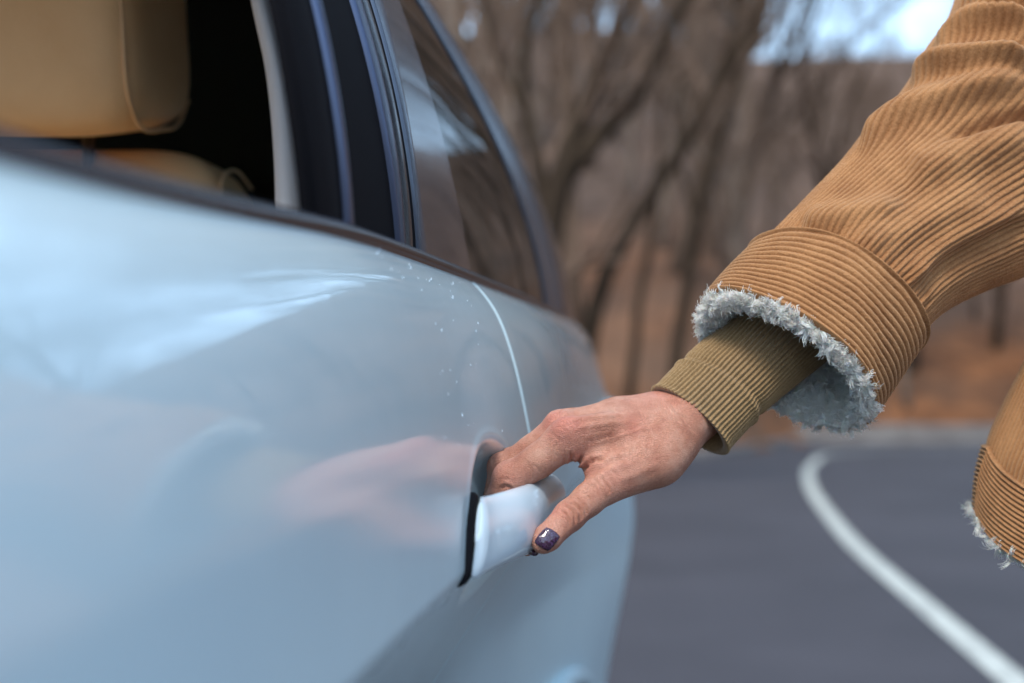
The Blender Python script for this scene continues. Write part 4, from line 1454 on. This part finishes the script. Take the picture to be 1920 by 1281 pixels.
# knitted cuff
KT = [((1227, 733), (1356, 847), .936), ((1288, 674), (1427, 777), .944), ((1345, 622), (1500, 712), .955), ((1410, 560), (1570, 650), .972), ((1480, 480), (1640, 580), .99)]
KS = Sleeve(KT, 300, .16, .80)
def knit_cuff():
    ribs = 62
    nt_ = ribs * 10
    th = np.linspace(0, 2 * math.pi, nt_, endpoint=False)
    p = KS.pts(th); n = grid_normals(p, True)
    n = n * np.sign((n * (p - KS.c[:, None])).sum(-1, keepdims=True))
    sv = KS.t
    ph = th[None, :] * ribs + .5 * np.sin(sv[:, None] * 60 + th * 2)
    rib = np.clip(np.sin(ph) * 1.3, -1, 1)
    # stitches: small v-shaped loops on each rib
    st = np.abs(np.sin(sv[:, None] * math.pi / .0021 + np.abs(np.sin(ph / 2 + .8)) * 2.2))
    fold = .0011 * np.exp(-((sv[:, None] - .026 - .003 * np.sin(th)) / .0022) ** 2) - .0013 * np.exp(-((sv[:, None] - .031) / .003) ** 2)
    d = rib * .00075 + st * .00028 * (rib > -.2) + fold + .0010 * np.sin(th * 3 + sv[:, None] * 40)
    d += .0012 * np.exp(-(sv[:, None] / .0025) ** 2) + .0008
    q = p + n * d[..., None]
    inn = p[:1] - n[:1] * .0018
    deep = p[25:26] - n[25:26] * .003
    q = np.concatenate([deep, inn, q])
    return pmesh('knit_cuff', q, gridfaces(q.shape[0], nt_, True), knit.m)
knit_cuff()

# ---------------------------------------------------------------- jacket body (hem shows at the right edge)
class Torso:
    def __init__(s, st, n):
        k, t = catmull(np.array(st), n)
        s.c, s.rx, s.ry, s.t = k[:, :3], k[:, 3], k[:, 4], t
        s.M = np.stack([-s.rx, 0 * s.rx, 0 * s.rx], 1); s.N = np.stack([0 * s.rx, -s.ry, 0 * s.rx], 1)
        s.T = np.gradient(s.c, axis=0); s.T /= np.linalg.norm(s.T, axis=1, keepdims=True)
    def pts(s, th):
        p = s.c[:, None] + s.M[:, None] * np.cos(th)[None, :, None] + s.N[:, None] * np.sin(th)[None, :, None]
        # front corner of the open jacket dips towards the viewer
        k = ss(0, .35, s.t) 
        p[..., 2] -= (.060 * np.clip(np.sin(th), 0, 1)[None, :] ** .8) * (1 - k)[:, None]
        return p
    def ring(s, i, th):
        p = s.c[i] + s.M[i][None] * np.cos(th)[:, None] + s.N[i][None] * np.sin(th)[:, None]
        p[:, 2] -= .060 * np.clip(np.sin(th), 0, 1) ** .8 * (1 - float(ss(0, .35, s.t[i])))
        return p
LX = lambda u, Y_: P(u, 700, Y_)[0]
def trow(u, v, rx, ry, Yc=1.03):
    p = P(u, v, Yc); return [p[0] + rx, Yc, p[2], rx, ry]
TS = Torso([trow(1834, 960, .200, .150), trow(1844, 893, .200, .150), trow(1858, 840, .200, .150), trow(1895, 755, .198, .150), trow(1932, 680, .195, .150),
            trow(2010, 520, .190, .145), trow(2110, 300, .188, .135), trow(2200, 90, .185, .125), trow(2260, -20, .15, .10), trow(2330, -70, .07, .07)], 520)
hem_s = np.linalg.norm(TS.c[0] - np.array(trow(1858, 840, .2, .15))[:3])
def jacket_body():
    wl = 205; nt_ = wl * 6
    th = np.linspace(0, 2 * math.pi, nt_, endpoint=False)
    p = TS.pts(th); n = grid_normals(p, True)
    n = n * np.sign((n * (p - TS.c[:, None])).sum(-1, keepdims=True))
    j0 = int(np.searchsorted(TS.t, hem_s)) - 2
    sv = TS.t[j0:, None] - hem_s
    ph = th[None, :] * wl + .8 * np.sin(sv * 20 + th * 4)
    wale = np.abs(np.sin(ph / 2)) ** .8
    d = wale * .0019 - .001 * np.exp(-sv / .006) + .004 * np.sin(th * 5 + sv * 9) * ss(.02, .15, sv)
    q = p[j0:] + n[j0:] * d[..., None]
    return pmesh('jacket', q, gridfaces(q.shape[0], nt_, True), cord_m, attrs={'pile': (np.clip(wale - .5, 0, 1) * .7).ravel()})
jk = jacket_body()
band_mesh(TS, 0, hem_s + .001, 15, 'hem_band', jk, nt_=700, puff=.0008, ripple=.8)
rings = rim_rings(TS, [(.001, -.0005, .3, .9), (-.001, .003, .0, 1.0), (.006, .006, -.6, .8)], 420, .004, .010, .0014, seed=12)
fleece('fleece_trim', jk, rings, 12, 15)
bk = np.stack([ringat(TS, a, b) for a, b in ((.004, .001), (.001, .001), (.0, .004), (.01, .006), (.2, .012))])
pmesh('fleece_lining', bk, gridfaces(5, 120, True), fleece_m.m, jk)
# second sleeve, trousers, shoes and hair (beyond the frame)
def simple(name, segs, mat, n=24, parent=person):
    v, f = join([tube(a, r, n) for a, r in segs])
    return pmesh(name, v, f, mat, parent)
SS_ = lambda x, y, h: (x, y, H + h)
simple('sleeve', [([SS_(.64, 1.10, .33), SS_(.72, 1.02, .24), SS_(.80, .98, .05), SS_(.80, 1.01, -.10), SS_(.80, 1.02, -.2)], [.075, .08, .07, .065, .065])], cord_m)
simple('trousers', [([SS_(.50, 1.32, -.10), SS_(.50, 1.32, -.25), SS_(.52, 1.32, -.6), SS_(.55, 1.32, -1.0)], [.08, .105, .078, .072]),
                    ([SS_(.56, 1.14, -.10), SS_(.56, 1.14, -.25), SS_(.58, 1.14, -.6), SS_(.61, 1.14, -1.0)], [.08, .105, .078, .072])], denim.m)
for sy, hx in ((1.32, .52), (1.14, .58)):
    simple('shoe', [([(hx + .06, sy, .05), (hx, sy, .055), (hx - .08, sy, .045), (hx - .15, sy, .04)], [.045, .048, .042, .03])], shoe_m.m)
simple('hair', [([SS_(.60, 1.18, .70), SS_(.61, 1.18, .64), SS_(.625, 1.18, .57), SS_(.65, 1.18, .46), SS_(.68, 1.18, .30)], [.05, .103, .10, .085, .04])], hair_m.m)
